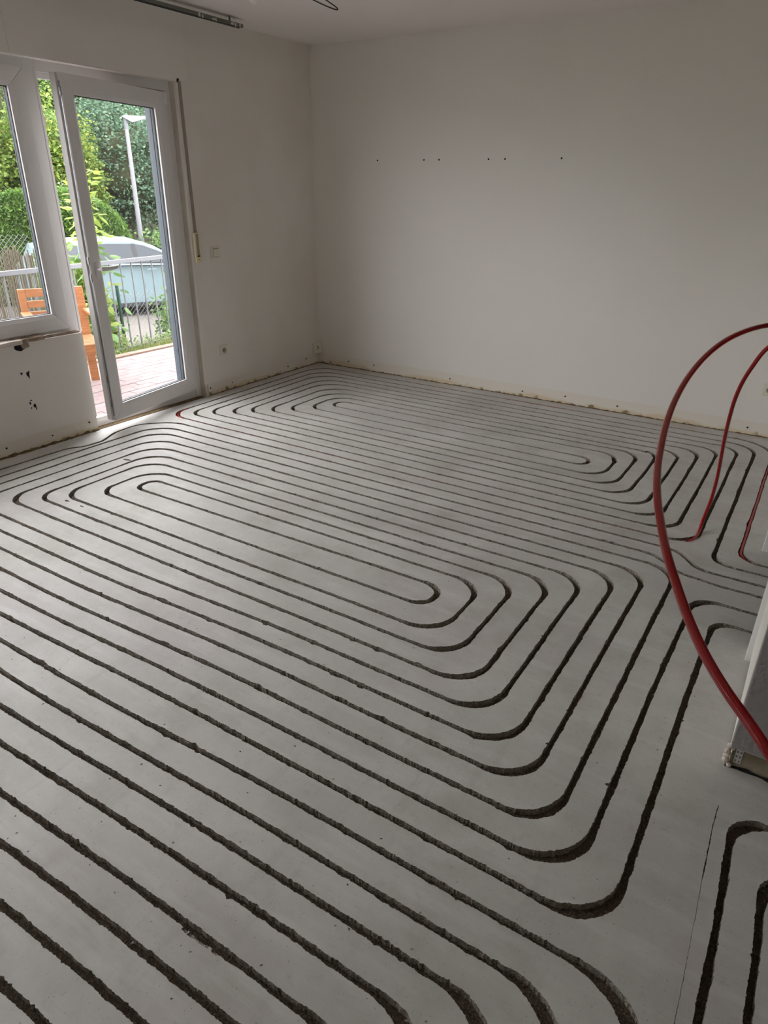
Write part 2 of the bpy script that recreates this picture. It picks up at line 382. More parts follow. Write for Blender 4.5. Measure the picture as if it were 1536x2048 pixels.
def resample(pl):
    res = []; carry = 0.0
    for i in range(len(pl) - 1):
        x0, y0, w0 = pl[i]; x1, y1, w1 = pl[i + 1]; L = math.hypot(x1 - x0, y1 - y0)
        t = carry
        while t < L:
            f = t / L; x = x0 + (x1 - x0) * f; y = y0 + (y1 - y0) * f
            res.append((x, y, w0 + (w1 - w0) * f))
            dist = math.hypot(x, y)
            t += 0.0038 if dist < 1.9 and y > 0.1 and x > -2.4 else (0.006 if dist < 3.4 and y > 0.1 else (0.012 if y > 0.1 else 0.08))
        carry = t - L
    res.append(pl[-1]); return res
def groove_outline(ch, seed, half=0.0088, wide=0.0052):
    pl = resample(fillet(ch)); n = len(pl)
    w = np.array([p[2] for p in pl]); k = np.ones(15) / 15; w = np.convolve(w, k, 'same')
    rs = np.random.default_rng(seed)
    pts = []
    for i, (x, y, _) in enumerate(pl):
        y = drift(x, y)
        s = noise.noise(Vector((x * 1.6, y * 1.6, seed * 3.1))) * 0.0055
        pts.append(Vector((x, y + 0)) + Vector((s, s * 0.8)))
    Lf, Rt = [], []
    chip = {0: np.zeros(n), 1: np.zeros(n)}
    for sd_ in (0, 1):
        for _ in range(n // 11):
            c = rs.integers(0, n); ln = rs.integers(1, 6); a = rs.uniform(0.0006, 0.0030) * (1.0 if rs.random() > .035 else 2.6)
            for j in range(-ln, ln + 1):
                if 0 <= c + j < n: chip[sd_][c + j] = max(chip[sd_][c + j], a * (1 - abs(j) / (ln + 1)))
    for i in range(n):
        a = pts[max(i - 1, 0)]; b = pts[min(i + 1, n - 1)]; t = (b - a).normalized(); nr = Vector((-t.y, t.x))
        j1, j2 = rs.normal(0, 0.0006, 2)
        lo = noise.noise(Vector((pts[i].x * 7, pts[i].y * 7, seed))) * 0.0012
        hw = half + wide * w[i] + lo
        Lf.append(pts[i] + nr * (hw + j1 + chip[0][i])); Rt.append(pts[i] - nr * (hw + j2 + chip[1][i]))
    return Lf, Rt, pts
def build_floor():
    outline = [(XL - 0.40, YF), (1.3, YF), (1.3, YB), (XL - 0.40, YB)]
    outline = [Vector((XL - 0.08, YF - .1)), Vector((1.6, YF - .1)), Vector((1.6, YB + .1)), Vector((XL - 0.08, YB + .1))]
    verts = [v for v in outline]; faces = [[0, 1, 2, 3]]; centres = []
    for si, ch in enumerate([chA, chB, chX] + chC):
        Lf, Rt, pts = groove_outline(ch, si + 3, wide=.0062 if si < 2 else .0085); centres.append(pts)
        # each chain is cut into short polygons so that touching strands never fold a polygon over itself
        base = len(verts); n = len(Lf); verts += Lf + Rt
        step = 90
        for s in range(0, n - 1, step):
            e = min(s + step, n - 1)
            faces.append([base + n + i for i in range(s, e + 1)] + [base + i for i in range(e, s - 1, -1)])
    crack = [(0.073, 1.586), (0.071, 1.507), (0.073, 1.415), (0.075, 1.314), (0.078, 1.234), (0.08, 1.148), (0.082, 1.073), (0.083, 1.004), (0.084, 0.94), (0.086, 0.7)]
    cl, crr = [], []
    for i in range(len(crack) - 1):
        for j in range(14):
            f = j / 14; x = crack[i][0] * (1 - f) + crack[i + 1][0] * f; y = crack[i][1] * (1 - f) + crack[i + 1][1] * f
            x += random.uniform(-.0006, .0006); hw = (0.0014 if y > 1.33 else 0.0005) * random.uniform(.4, 1.5)
            cl.append(Vector((x - hw, y))); crr.append(Vector((x + hw, y)))
    return verts, faces, centres, (cl, crr)
fv, ff, centres, crackpts = build_floor()
ncut = len(ff)
b = len(fv); cl, crr = crackpts; fv += cl + crr; ncr = len(cl)
ff.append([b + i for i in range(ncr)] + [b + ncr + i for i in range(ncr - 1, -1, -1)])
# broken-out shallow chips along the cut edges
chip_rs = random.Random(31)
def blob2d(cx, cy, rx_, ry_, n=11, a0=0.0):
    ps = []
    for k in range(n):
        a = 2 * math.pi * k / n; r_ = chip_rs.uniform(.65, 1.15)
        x_, y_ = rx_ * r_ * math.cos(a), ry_ * r_ * math.sin(a)
        ps.append(Vector((cx + x_ * math.cos(a0) - y_ * math.sin(a0), cy + x_ * math.sin(a0) + y_ * math.cos(a0))))
    return ps
def snap(x, y, sx, sy):
    p = min((q for c in centres for q in c), key=lambda q: (q.x - x) ** 2 + (q.y - y) ** 2)
    return p.x + sx, p.y + sy
def edge_chip(x, y, rx_, ry_, side=-1):
    cx, cy = snap(x, y, 0, side * .0105); return blob2d(cx, cy, rx_, ry_)
chips = [edge_chip(-.865, .575, .012, .007), edge_chip(-.845, .575, .018, .008), edge_chip(-.815, .58, .020, .007), edge_chip(-.775, .58, .012, .006), edge_chip(-.62, 2.937, .020, .008, 1), edge_chip(-.59, 2.937, .018, .008, 1),
         edge_chip(-1.17, 1.655, .012, .006), edge_chip(-1.06, 1.655, .016, .006), edge_chip(-.90, 1.655, .014, .005, 1), edge_chip(-1.5, 1.56, .012, .006), edge_chip(-1.0, 1.462, .016, .006),
         blob2d(-3.33, 2.375, .035, .012), blob2d(-3.10, 1.815, .02, .008), blob2d(-2.98, 1.815, .016, .006), blob2d(-.17, 3.09, .010, .02), blob2d(-.06, 3.15, .009, .02)]
for _ in range(90):
    ch = centres[chip_rs.choice([0, 1, 1, 1, 2, 2, 3, 3, 4, 4, 5])]; p = chip_rs.choice(ch)
    if p.y < .15 or p.x > .02 or p.x < XL + .1 or (abs(p.x + .25) < .1 and abs(p.y - 3.2) < .12): continue
    a = chip_rs.uniform(0, 6.28); sz = chip_rs.uniform(.0025, .0075)
    chips.append(blob2d(p.x + math.cos(a) * .0095, p.y + math.sin(a) * .0095, sz * chip_rs.uniform(1, 2), sz, 9))
for _ in range(46):      # isolated pits
    x_, y_ = chip_rs.uniform(-2.6, 0), chip_rs.uniform(.4, 3.4); sz = chip_rs.uniform(.0012, .0030)
    chips.append(blob2d(x_, y_, sz * 1.5, sz, 7))
for cpoly in chips:
    b = len(fv); fv += cpoly; ff.append(list(range(b, b + len(cpoly))))
ov, oe, of, _, _, offo = geometry.delaunay_2d_cdt(fv, [], ff, 0, 1e-6)
groove = [len(s) > 1 for s in offo]
iscrack = [len(s) > 1 and all(k >= ncut or k == 0 for k in s) for s in offo]
def zdepth(x, y): return -0.0215 + 0.0016 * noise.noise(Vector((x * 35, y * 35, 2))) + 0.002 * noise.noise(Vector((x * 4, y * 4, 5)))
V = [(p.x, p.y, 0.0) for p in ov]; F = []; MI = []
bot = {}
def low(i, crk):
    k = (i, crk)
    if k not in bot:
        p = ov[i]; bot[k] = len(V); V.append((p.x, p.y, -0.005 + random.uniform(-.001, .001) if crk else zdepth(p.x, p.y)))
    return bot[k]
edge_use = {}
for fi, f in enumerate(of):
    if groove[fi]:
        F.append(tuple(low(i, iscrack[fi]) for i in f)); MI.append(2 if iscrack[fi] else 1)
    else:
        F.append(tuple(f)); MI.append(0)
    for a, c in zip(f, list(f[1:]) + [f[0]]):
        edge_use.setdefault((min(a, c), max(a, c)), []).append((fi, a, c))
mid = {}
def midv(i, crk):
    k = (i, crk)
    if k not in mid:
        p = ov[i]; mid[k] = len(V)
        j = 0.0011
        V.append((p.x + random.uniform(-j, j), p.y + random.uniform(-j, j), -0.002 if crk else -0.009 + random.uniform(-.002, .002)))
    return mid[k]
for e, us in edge_use.items():
    if len(us) == 2 and groove[us[0][0]] and groove[us[1][0]] and iscrack[us[0][0]] != iscrack[us[1][0]]:
        fi, a, c = us[0] if iscrack[us[1][0]] else us[1]
        F.append((low(a, True), low(c, True), low(c, False), low(a, False))[::-1]); MI.append(2)
    if len(us) == 2 and groove[us[0][0]] != groove[us[1][0]]:
        g = us[0] if groove[us[0][0]] else us[1]
        fi, a, c = g; k = iscrack[fi]
        F.append((a, c, midv(c, k), midv(a, k))[::-1]); MI.append(2)
        F.append((midv(a, k), midv(c, k), low(c, k), low(a, k))[::-1]); MI.append(2)
me = bpy.data.meshes.new('floor'); me.from_pydata(V, [], F)
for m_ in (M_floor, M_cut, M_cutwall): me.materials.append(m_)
me.polygons.foreach_set('material_index', MI); me.validate(); me.update()
floor = link('floor', me); struct(floor, 'grey screed floor milled with parallel looping heating pipe grooves')
print('floor verts', len(V), 'faces', len(F))
slab = MB().box(XL - .08, 1.6, YF - .1, YB + .1, -0.25, -0.03).build('floor_slab', M_cut, floor)

# small crumbs of concrete along the cuts
cb = MB()
for _ in range(420):
    ch = centres[random.choice([0, 0, 1, 1, 1, 2, 3, 4, 5])]; p = random.choice(ch)
    if p.y < -.2 or p.x > 0.03: continue
    a = random.uniform(0, 6.3); d = random.uniform(0.016, 0.05); r = random.uniform(0.0008, 0.0024)
    x, y = p.x + d * math.cos(a), p.y + d * math.sin(a)
    if abs(x - XL) < .06: continue
    vs = [(x + random.uniform(-r, r) + dx * r, y + random.uniform(-r, r) + dy * r, z * r * .8) for dx, dy, z in ((-1, -1, 0), (1, -1, 0), (1, 1, 0), (-1, 1, 0), (0, 0, 1.1))]
    cb.add(vs, [(0, 1, 4), (1, 2, 4), (2, 3, 4), (3, 0, 4), (3, 2, 1, 0)])
tag(cb.build('concrete_crumbs', M_cutwall), 'tiny crumbs of broken screed scattered beside the milled grooves', 'debris', kind='stuff')

# ------------------------------------------------------------------ walls, ceiling
w = MB()
w.box(XO, XL, JAMB, YB + .3, BAND, ZC)                       # right of the door
w.box(XO, XL, YF, POST1 - .035, BAND, Z_SILL)                # parapet below the window
w.box(XO, XL, YF, WIN_L, Z_SILL, ZC)                         # solid wall beyond the window
w.box(XO, XL, WIN_L, JAMB, Z_LINT, ZC)                       # shutter box zone
M_wall_left = material('painted_plaster_window_wall', rgb(231, 229, 224), 0.85, var=rgb(225, 220, 213), vscale=1.4, bump=0.3, bscale=150, bdist=0.003, spec=0.2,
                       speck=rgb(196, 184, 174), speck_scale=2.4, speck_amt=.07)
wl = struct(w.build('wall_left', M_wall_left), 'off-white plastered window wall with an unpainted band at its foot')
w = MB(); w.box(XO, XL - .004, JAMB + .002, YB + .3, -.03, BAND); w.box(XO, XL - .004, YF, POST1 - .037, -.03, BAND)
struct(w.build('baseboard_left', M_band), 'bare stained strip along the window wall where the skirting was removed')
# rounded plaster reveal of the door opening
rv = MB()
prof = [(XL - .0005, JAMB + .02)] + [(XL - .018 + .0175 * math.sin(a), JAMB + .018 - .018 * math.cos(a)) for a in [math.pi / 2 * k / 6 for k in range(6, -1, -1)]] + [(-4.0, JAMB - .004), (-4.0, JAMB + .02)]
rv.prism(prof, 2, 0.0, Z_LINT, M=None)
struct(rv.build('trim_1', M_reveal, smooth=True), 'rounded plaster edge of the balcony door opening')
w = MB(); w.box(XL - .1, 1.5, YB, YB + .2, BAND, ZC)
struct(w.build('wall_back', M_wall), 'off-white back wall with small drill holes')
w = MB(); w.box(XL - .1, 1.5, YB + .003, YB + .2, -.03, BAND)
struct(w.build('baseboard_back', M_band), 'bare cream stained strip along the back wall where the skirting was removed')
w = MB()
w.box(XR, XR + .12, 1.745, 2.37, 0.075, ZC); w.box(XR, XR + .12, 3.235, YB, 0.0, ZC); w.box(XR, XR + .12, 2.37, 3.235, 2.03, ZC)
w.box(XR + .008, XR + .11, 1.757, 2.37, -.02, 0.075)
struct(w.build('wall_right', M_wall), 'white painted side of the short wall beside the doorway')
w = MB(); w.box(XR + .001, 1.4, 1.7435, 1.862, 0.075, ZC)
pier = struct(w.build('wall_front', M_pierface, bevel=.004), 'rough grey plastered end wall at the right with its foot chipped bare')
w = MB(); w.box(XR + .010, 1.4, 1.756, 1.86, -.02, 0.075)
struct(w.build('baseboard_front', material('chipped_old_plaster', rgb(150, 141, 124), .9, var=rgb(120, 108, 86), vscale=14, bump=.9, bscale=45, bdist=.008)), 'chipped bare plaster foot of the grey end wall')
w = MB(); w.box(XL - .3, 1.5, YF - .2, YF, -.03, ZC)
struct(w.build('wall_rear', M_wall)); w = MB(); w.box(1.3, 1.5, YF, YB, -.03, ZC); struct(w.build('wall_far_right', M_wall))
ce = MB(); ce.box(XO, 1.5, YF - .2, YB + .3, ZC, ZC + .22)
struct(ce.build('ceiling', M_ceil), 'plain off-white ceiling')
# roof overhang / wall above on the outside is the same slab
# shutter box boards above the window and door
sb = MB(); sb.box(XL - .0005, XL + .0028, 2.50, 3.725, Z_LINT + .004, ZC - .006)
struct(sb.build('trim_2', M_wall, bevel=.001), 'painted shutter box board above the balcony door')
sb = MB(); sb.box(XL - .0005, XL + .0028, WIN_L, 2.496, Z_LINT + .004, ZC - .006)
struct(sb.build('trim_3', M_wall, bevel=.001), 'painted shutter box board above the window')
# rough joints along the foot of the walls
def crumbly(name, x0, y0, x1, y1, wdt, hgt, mat, n):
    g = MB(); rs = random.Random(sum(map(ord, name)))
    L = math.hypot(x1 - x0, y1 - y0); ux, uy = (x1 - x0) / L, (y1 - y0) / L
    nx, ny = -uy, ux; ring = []
    for i in range(n + 1):
        t = L * i / n; a = wdt * rs.uniform(.35, 1.0); h = hgt * rs.uniform(.3, 1.0)
        ring.append([(x0 + ux * t - nx * .004, y0 + uy * t - ny * .004, -.003), (x0 + ux * t - nx * .004, y0 + uy * t - ny * .004, h),
                     (x0 + ux * t + nx * a * .5, y0 + uy * t + ny * a * .5, h * rs.uniform(.4, .9)), (x0 + ux * t + nx * a, y0 + uy * t + ny * a, -.003)])
    vs = [p for r in ring for p in r]; fs = []
    for i in range(n):
        for k in range(3): fs.append((i * 4 + k, i * 4 + k + 1, (i + 1) * 4 + k + 1, (i + 1) * 4 + k))
    g.add(vs, fs); return g.build(name, mat)
struct(crumbly('trim_4', XL - .004, 2.63, XL - .004, -2.0, .022, .020, M_foam, 240), 'brown foam and crumbling plaster along the foot of the parapet').rotation_euler = (0, 0, 0)
struct(crumbly('trim_5', XL - .004, 5.05, XL - .004, 3.63, .008, .012, M_foam, 90), 'crumbling joint at the foot of the wall right of the balcony door')
struct(crumbly('trim_6', 1.3, YB + .003, XL, YB + .003, .008, .011, M_foam, 300), 'crumbling joint at the foot of the back wall')
struct(crumbly('trim_7', XR + .008, 2.31, XR + .008, 1.75, .022, .012, M_foam, 60), 'gap with brown foam along the foot of the short wall')
struct(crumbly('trim_8', XR, 1.757, 1.3, 1.757, -.014, .012, M_dark, 90), 'dark joint under the grey end wall')

# perforated corner bead showing at the foot of the grey end wall
cbx = MB()
def plate_with_holes(mb, x0, x1, z0, z1, y, cols, rows, th=.0012):
    dx = (x1 - x0) / cols; dz = (z1 - z0) / rows; b = .25
    for i in range(cols):
        for j in range(rows):
            a0, a1, c0, c1 = x0 + i * dx, x0 + (i + 1) * dx, z0 + j * dz, z0 + (j + 1) * dz
            ix, iz = dx * b, dz * b
            mb.box(a0, a0 + ix, y - th, y, c0, c1); mb.box(a1 - ix, a1, y - th, y, c0, c1)
            mb.box(a0 + ix, a1 - ix, y - th, y, c0, c0 + iz); mb.box(a0 + ix, a1 - ix, y - th, y, c1 - iz, c1)
plate_with_holes(cbx, XR + .018, XR + .036, .018, .066, 1.7555, 2, 3)
struct(cbx.build('trim_9', material('zinc_bead', rgb(196, 198, 198), .5, metal=.2)), 'perforated metal corner bead exposed at the foot of the grey end wall')
# chipped lump of plaster at that corner
ck = MB()
for k in range(9):
    ck.ball((XR + random.uniform(-.004, .010), 1.752 + random.uniform(-.006, .008), .008 + k * .0075), random.uniform(.006, .010), 7, sc=(1, .8, 1))
struct(ck.build('trim_10', M_chunk), 'crumbled plaster on the bottom corner of the end wall')
# door casing of the doorway in the right wall
struct(MB().box(0.0495, XR + .004, 2.312, 2.39, 0.0, 2.1).build('door_2', M_whitetrim, bevel=.002), 'white lacquered casing of the doorway at the right')
q = MB(); 
q.prism([(0.010, 0.0), (0.040, 0.0), (0.085, 2.05), (0.055, 2.05)], 1, 3.245, 3.32)
struct(q.build('door_3', M_whitetrim, bevel=.002), 'white casing board on the far side of the doorway')

# wall marks: real small holes as dark recessed plugs
hb = MB()
def hole_y(x, z, r): hb.cyl((x, YB - .0012, z), (x, YB + .0003, z), r, n=10)
for x in (-3.295, -2.872, -2.742, -2.335, -2.206, -1.789): hole_y(x, 1.692, .0065)
for x, z in ((-3.6, .055), (-3.32, .06), (-2.55, .05), (-1.9, .045), (-1.55, .06), (-1.15, .05), (-.4, .058), (-.27, .05)): hole_y(x, z, .006)
hbo = hb.build('drill_holes', M_dark, parent=bpy.data.objects['wall_back'])
hb = MB()
def hole_x(y, z, r, sy=1.0): hb.cyl((XL + .0015, y, z), (XL - .0003, y, z), r, n=10)
for y, z, r in ((2.0, .06, .006), (2.3, .055, .005),
                (2.57, .07, .006), (3.66, .06, .006), (3.9, .055, .005), (4.6, .05, .007), (4.86, .07, .007)): hole_x(y, z, r)
for y, z, ry_, rz_ in ((2.19, .472, .007, .008), (2.228, .462, .010, .014), (2.232, .446, .004, .012), (2.236, .474, .005, .006), (2.203, .290, .006, .010), (2.212, .304, .008, .003),
                       (2.229, .268, .010, .012), (2.235, .250, .003, .016), (2.205, .258, .004, .007)):
    k_ = 13
    hb.prism([(y + ry_ * random.uniform(.55, 1.3) * math.cos(2 * math.pi * i / k_), z + rz_ * random.uniform(.55, 1.3) * math.sin(2 * math.pi * i / k_)) for i in range(k_)], 0, XL - .0004, XL + .0012 + .0001 * random.random())
hb.build('drill_holes', M_dark, parent=wl)

# ------------------------------------------------------------------ window and balcony door
def ring(mb, y0, y1, z0, z1, wdt, x0, x1, mi=0):
    """rectangular frame in the YZ plane with mitred corners"""
    o = [(y0, z0), (y1, z0), (y1, z1), (y0, z1)]; i = [(y0 + wdt, z0 + wdt), (y1 - wdt, z0 + wdt), (y1 - wdt, z1 - wdt), (y0 + wdt, z1 - wdt)]
    for k in range(4):
        a, b, c, d = o[k], o[(k + 1) % 4], i[(k + 1) % 4], i[k]
        mb.prism([a, b, c, d], 0, x0, x1, mi)
    return mb
def sash(parent, y0, y1, z0, z1, xf, prefix_handle=False, depth=.068):
    """local: face at x=xf (room side), depth goes to -x"""
    ring(MB(), y0, y1, z0, z1, .078, xf - depth, xf).build('sash_frame', M_white, parent, bevel=.003)
    # sloping glazing bead
    mb = MB(); g0 = .078; g1 = .098
    oo = [(y0 + g0, z0 + g0), (y1 - g0, z0 + g0), (y1 - g0, z1 - g0), (y0 + g0, z1 - g0)]
    ii = [(y0 + g1, z0 + g1), (y1 - g1, z0 + g1), (y1 - g1, z1 - g1), (y0 + g1, z1 - g1)]
    for k in range(4):
        a, b = oo[k], oo[(k + 1) % 4]; c, d = ii[(k + 1) % 4], ii[k]
        vs = [(xf - .002, *a), (xf - .002, *b), (xf - .012, *c), (xf - .012, *d), (xf - .026, *a), (xf - .026, *b), (xf - .026, *c), (xf - .026, *d)]
        mb.add(vs, [(0, 1, 2, 3), (7, 6, 5, 4), (0, 4, 5, 1), (1, 5, 6, 2), (2, 6, 7, 3), (3, 7, 4, 0)])
    mb.build('glazing_bead', M_white, parent)
    ring(MB(), y0 + .0965, y1 - .0965, z0 + .0965, z1 - .0965, .005, xf - .031, xf - .0262).build('gasket', M_gasket, parent)
    ring(MB(), y0 + .082, y1 - .082, z0 + .082, z1 - .082, .018, xf - .050, xf - .0335).build('glazing_spacer', M_spacer, parent)
    MB().box(xf - .0335, xf - .0315, y0 + .08, y1 - .08, z0 + .08, z1 - .08).build('pane', M_glass, parent)
    MB().box(xf - .0535, xf - .0515, y0 + .08, y1 - .08, z0 + .08, z1 - .08).build('pane', M_glass, parent)
    ring(MB(), y0 + .094, y1 - .094, z0 + .094, z1 - .094, .006, xf - .058, xf - .0537).build('gasket', M_gasket, parent)

XF = -4.0
wf = empty('window_1', (0, 0, 0)); struct(wf, 'white plastic window beside the balcony door, broken ledge below')
f = MB()
f.box(XF - .07, XF, POST0, POST1, 0.0, Z_LINT)                         # post down to the floor
f.box(XF - .07, XF, WIN_L, POST0, Z_LINT - .05, Z_LINT + .03); f.box(XF - .07, XF, WIN_L, POST0, .655, .70)
f.box(XF - .07, XF, WIN_L - .01, WIN_L + .05, .70, Z_LINT - .05)
f.build('window_frame', M_white, wf, bevel=.002)
MB().box(XF - .055, XF + .004, POST1 - .012, POST1 + .006, .64, Z_LINT - .04).build('rounded_post_edge', M_white, wf, bevel=.004)
sash(wf, 1.50, POST0 - .002, .673, 2.062, XF + .012)
for ya, yb in ((.22, 1.497), (-1.255, .217)): sash(wf, ya, yb, .673, 2.062, XF + .012)
# door frame
dfm = empty('door_1', (0, 0, 0)); struct(dfm, 'white plastic balcony door opening inwards, standing ajar')
f = MB()
f.box(XF - .07, XF, POST1, JAMB + .01, Z_LINT - .055, Z_LINT + .03); f.box(XF - .07, XF, 3.568, JAMB + .01, 0, Z_LINT - .055)
f.build('door_frame', M_white, dfm, bevel=.002)
f = MB(); f.box(XF - .045, XF - .02, POST1, 3.568, Z_LINT - .085, Z_LINT - .055); f.build('rebate_strip', M_white, dfm, bevel=.002)
f = MB(); f.box(XF - .07, XF + .0, POST1, 3.568, -.02, .046); f.box(XF - .03, XF, POST1, 3.568, .046, .0645); f.build('threshold', M_white, dfm, bevel=.003)
f = MB()
for k in range(6): f.box(XF - .085 - k * .022, XF - .075 - k * .022, POST1, 3.568, -.03, .036 - k * .011)
f.build('threshold_rail', M_steel, dfm)
f = MB(); f.box(XF - .0, XF + .055, POST1 - .03, 3.60, -.004, .0035); f.build('threshold_joint', M_foam, dfm)
# sash, hinged at the right and turned into the room
hinge = empty('door_sash', (XF + .012, 3.566, 0), 0); hinge.parent = dfm; hinge.rotation_euler = (0, 0, math.radians(10.2))
SW = .883
def child3(name, mb, mat, **k): return mb.build(name, mat, hinge, **k)
sash(hinge, -SW, 0, .066, 2.042, .0)
# stepped lock-side edge with fittings
MB().box(-.060, -.020, -SW - .012, -SW + .002, .075, 2.04).build('sash_step', M_white, hinge, bevel=.002)
MB().box(-.016, -.006, -SW - .0016, -SW + .001, .10, 2.0).build('lock_rail', M_steel, hinge)
f = MB()
for z in (.16, .32, .95, 1.05, 1.93): f.box(-.018, -.004, -SW - .006, -SW + .001, z, z + .045)
f.build('lock_cam', M_steel, hinge, bevel=.001)
# handle
MB().box(.0, .011, -SW + .028, -SW + .060, .975, 1.06).build('handle_plate', M_white, hinge, bevel=.004)
h_ = MB(); zc = 1.025; yc = -SW + .044
h_.cyl((.0, yc, zc), (.045, yc, zc), .011, .010, 14)
h_.tube([(.043, yc - .006, zc + .001), (.049, yc + .008, zc), (.051, yc + .03, zc - .001), (.050, yc + .075, zc - .001), (.047, yc + .125, zc + .002)], [.0125, .0135, .013, .012, .011], 12)
h_.build('lever', M_white, hinge, smooth=True)
f = MB(); f.cyl((.004, -.004, .02), (.004, -.004, .085), .009, n=12); f.build('hinge_pin', M_white, hinge)
f = MB(); f.cyl((.004, -.004, 1.97), (.004, -.004, 2.045), .009, n=12); f.build('hinge_pin', M_white, hinge)

# grey strips added for the dark reflection at the glass edges
M_edgestrip = material('edge_reflection_grey', rgb(64, 74, 84), .5)
MB().box(-4.14, -4.07, 3.512, JAMB, .03, Z_LINT).build('edge_reflection_strip', M_edgestrip, dfm, bevel=.003)
MB().box(-4.14, -4.07, 2.545, 2.69, .66, Z_LINT).build('edge_reflection_strip', M_edgestrip, wf, bevel=.003)

# broken ledge: bricks, chunks
def lump(name, x0, x1, y0, y1, z0, z1, mat, label, group=None, rzz=0, j=.004):
    bm = bmesh.new(); bmesh.ops.create_cube(bm, size=1)
    bmesh.ops.subdivide_edges(bm, edges=bm.edges, cuts=2, use_grid_fill=True)
    for v in bm.verts:
        v.co = Vector((v.co.x * (x1 - x0), v.co.y * (y1 - y0), (v.co.z + .5) * (z1 - z0)))
        v.co += Vector((random.uniform(-j, j), random.uniform(-j, j), random.uniform(-j, j) if v.co.z > .002 else 0))
    me = bpy.data.meshes.new(name); bm.to_mesh(me); bm.free(); me.materials.append(mat)
    o = link(name, me); o.location = ((x0 + x1) / 2, (y0 + y1) / 2, z0); o.rotation_euler = (0, 0, rzz)
    bv = o.modifiers.new('b', 'BEVEL'); bv.width = .002
    return tag(o, label, 'rubble', group)
lump('brick_fragment', -4.02, -3.935, 2.285, 2.375, Z_SILL, Z_SILL + .022, M_brick, 'buff brick fragment on the ledge, rightmost of the loose pieces under the window')
lump('brick_fragment', -4.03, -3.930, 2.20, 2.275, Z_SILL, Z_SILL + .020, M_brick, 'brown brick fragment on the ledge, between the white chunk and the buff fragment')
lump('plaster_chunk', -4.0, -3.905, 2.06, 2.215, Z_SILL - .002, Z_SILL + .022, M_chunk, 'large white plaster chunk jutting from the broken ledge under the window', rzz=.1)
lump('brick_fragment', -4.02, -3.945, 1.86, 2.04, Z_SILL, Z_SILL + .02, M_brick, 'brick fragment at the far left end of the broken ledge')
f = MB(); f.box(-4.0, -3.962, 2.38, 2.63, Z_SILL - .002, Z_SILL + .009); struct(f.build('trim_11', M_brick), 'broken brick ledge under the window frame')
# jagged hole below the ledge
f = MB(); n = 18; c = (2.215, .622)
pr = [(c[0] + .043 * math.cos(2 * math.pi * k / n) * random.uniform(.7, 1.1), c[1] + .020 * math.sin(2 * math.pi * k / n) * random.uniform(.7, 1.15)) for k in range(n)]
f.prism(pr, 0, XL - .001, XL + .0012); f.build('broken_hole', M_dark, wl)
f = MB(); pr = [(c[0] + .034 + .03 * math.cos(2 * math.pi * k / n) * random.uniform(.7, 1.1), c[1] + .006 + .018 * math.sin(2 * math.pi * k / n) * random.uniform(.7, 1.15)) for k in range(n)]
f.prism(pr, 0, XL - .001, XL + .0022); f.build('broken_brick', M_brick, wl)

# ------------------------------------------------------------------ shutter belt, winder, switches, sockets
bt = empty('shutter_belt', (XL, 3.66, 1.0)); tag(bt, 'grey roller shutter belt hanging beside the balcony door into a cream winder', 'shutter belt')
f = MB(); n = 12
pts_ = [(.004, -.009 + .012 * (k / n), 1.11 - 1.0 * k / n) for k in range(n + 1)]
for k in range(n):
    a, b_ = pts_[k], pts_[k + 1]
    f.add([(a[0], a[1] - .012, a[2]), (a[0], a[1] + .012, a[2]), (b_[0], b_[1] + .012, b_[2]), (b_[0], b_[1] - .012, b_[2]),
           (a[0] + .0012, a[1] - .012, a[2]), (a[0] + .0012, a[1] + .012, a[2]), (b_[0] + .0012, b_[1] + .012, b_[2]), (b_[0] + .0012, b_[1] - .012, b_[2])],
          [(0, 1, 2, 3), (7, 6, 5, 4), (0, 4, 5, 1), (3, 2, 6, 7), (0, 3, 7, 4), (1, 5, 6, 2)])
f.build('belt', M_belt, bt)
MB().box(-.0005, .004, -.027, -.009, 1.10, 1.122).build('belt_guide', M_dark, bt)
w_ = MB().box(-.0005, .016, -.026, .030, -.012, .190).build('winder_box', M_cream, bt, bevel=.004)
MB().box(.015, .0168, -.011, .013, .035, .185).build('winder_slot', M_belt, bt)
MB().box(.0155, .0178, -.012, .014, .030, .038).build('slot_edge', M_dark, bt)
MB().cyl((.0145, .004, .010), (.0168, .004, .010), .003).build('screw', M_dark, bt)

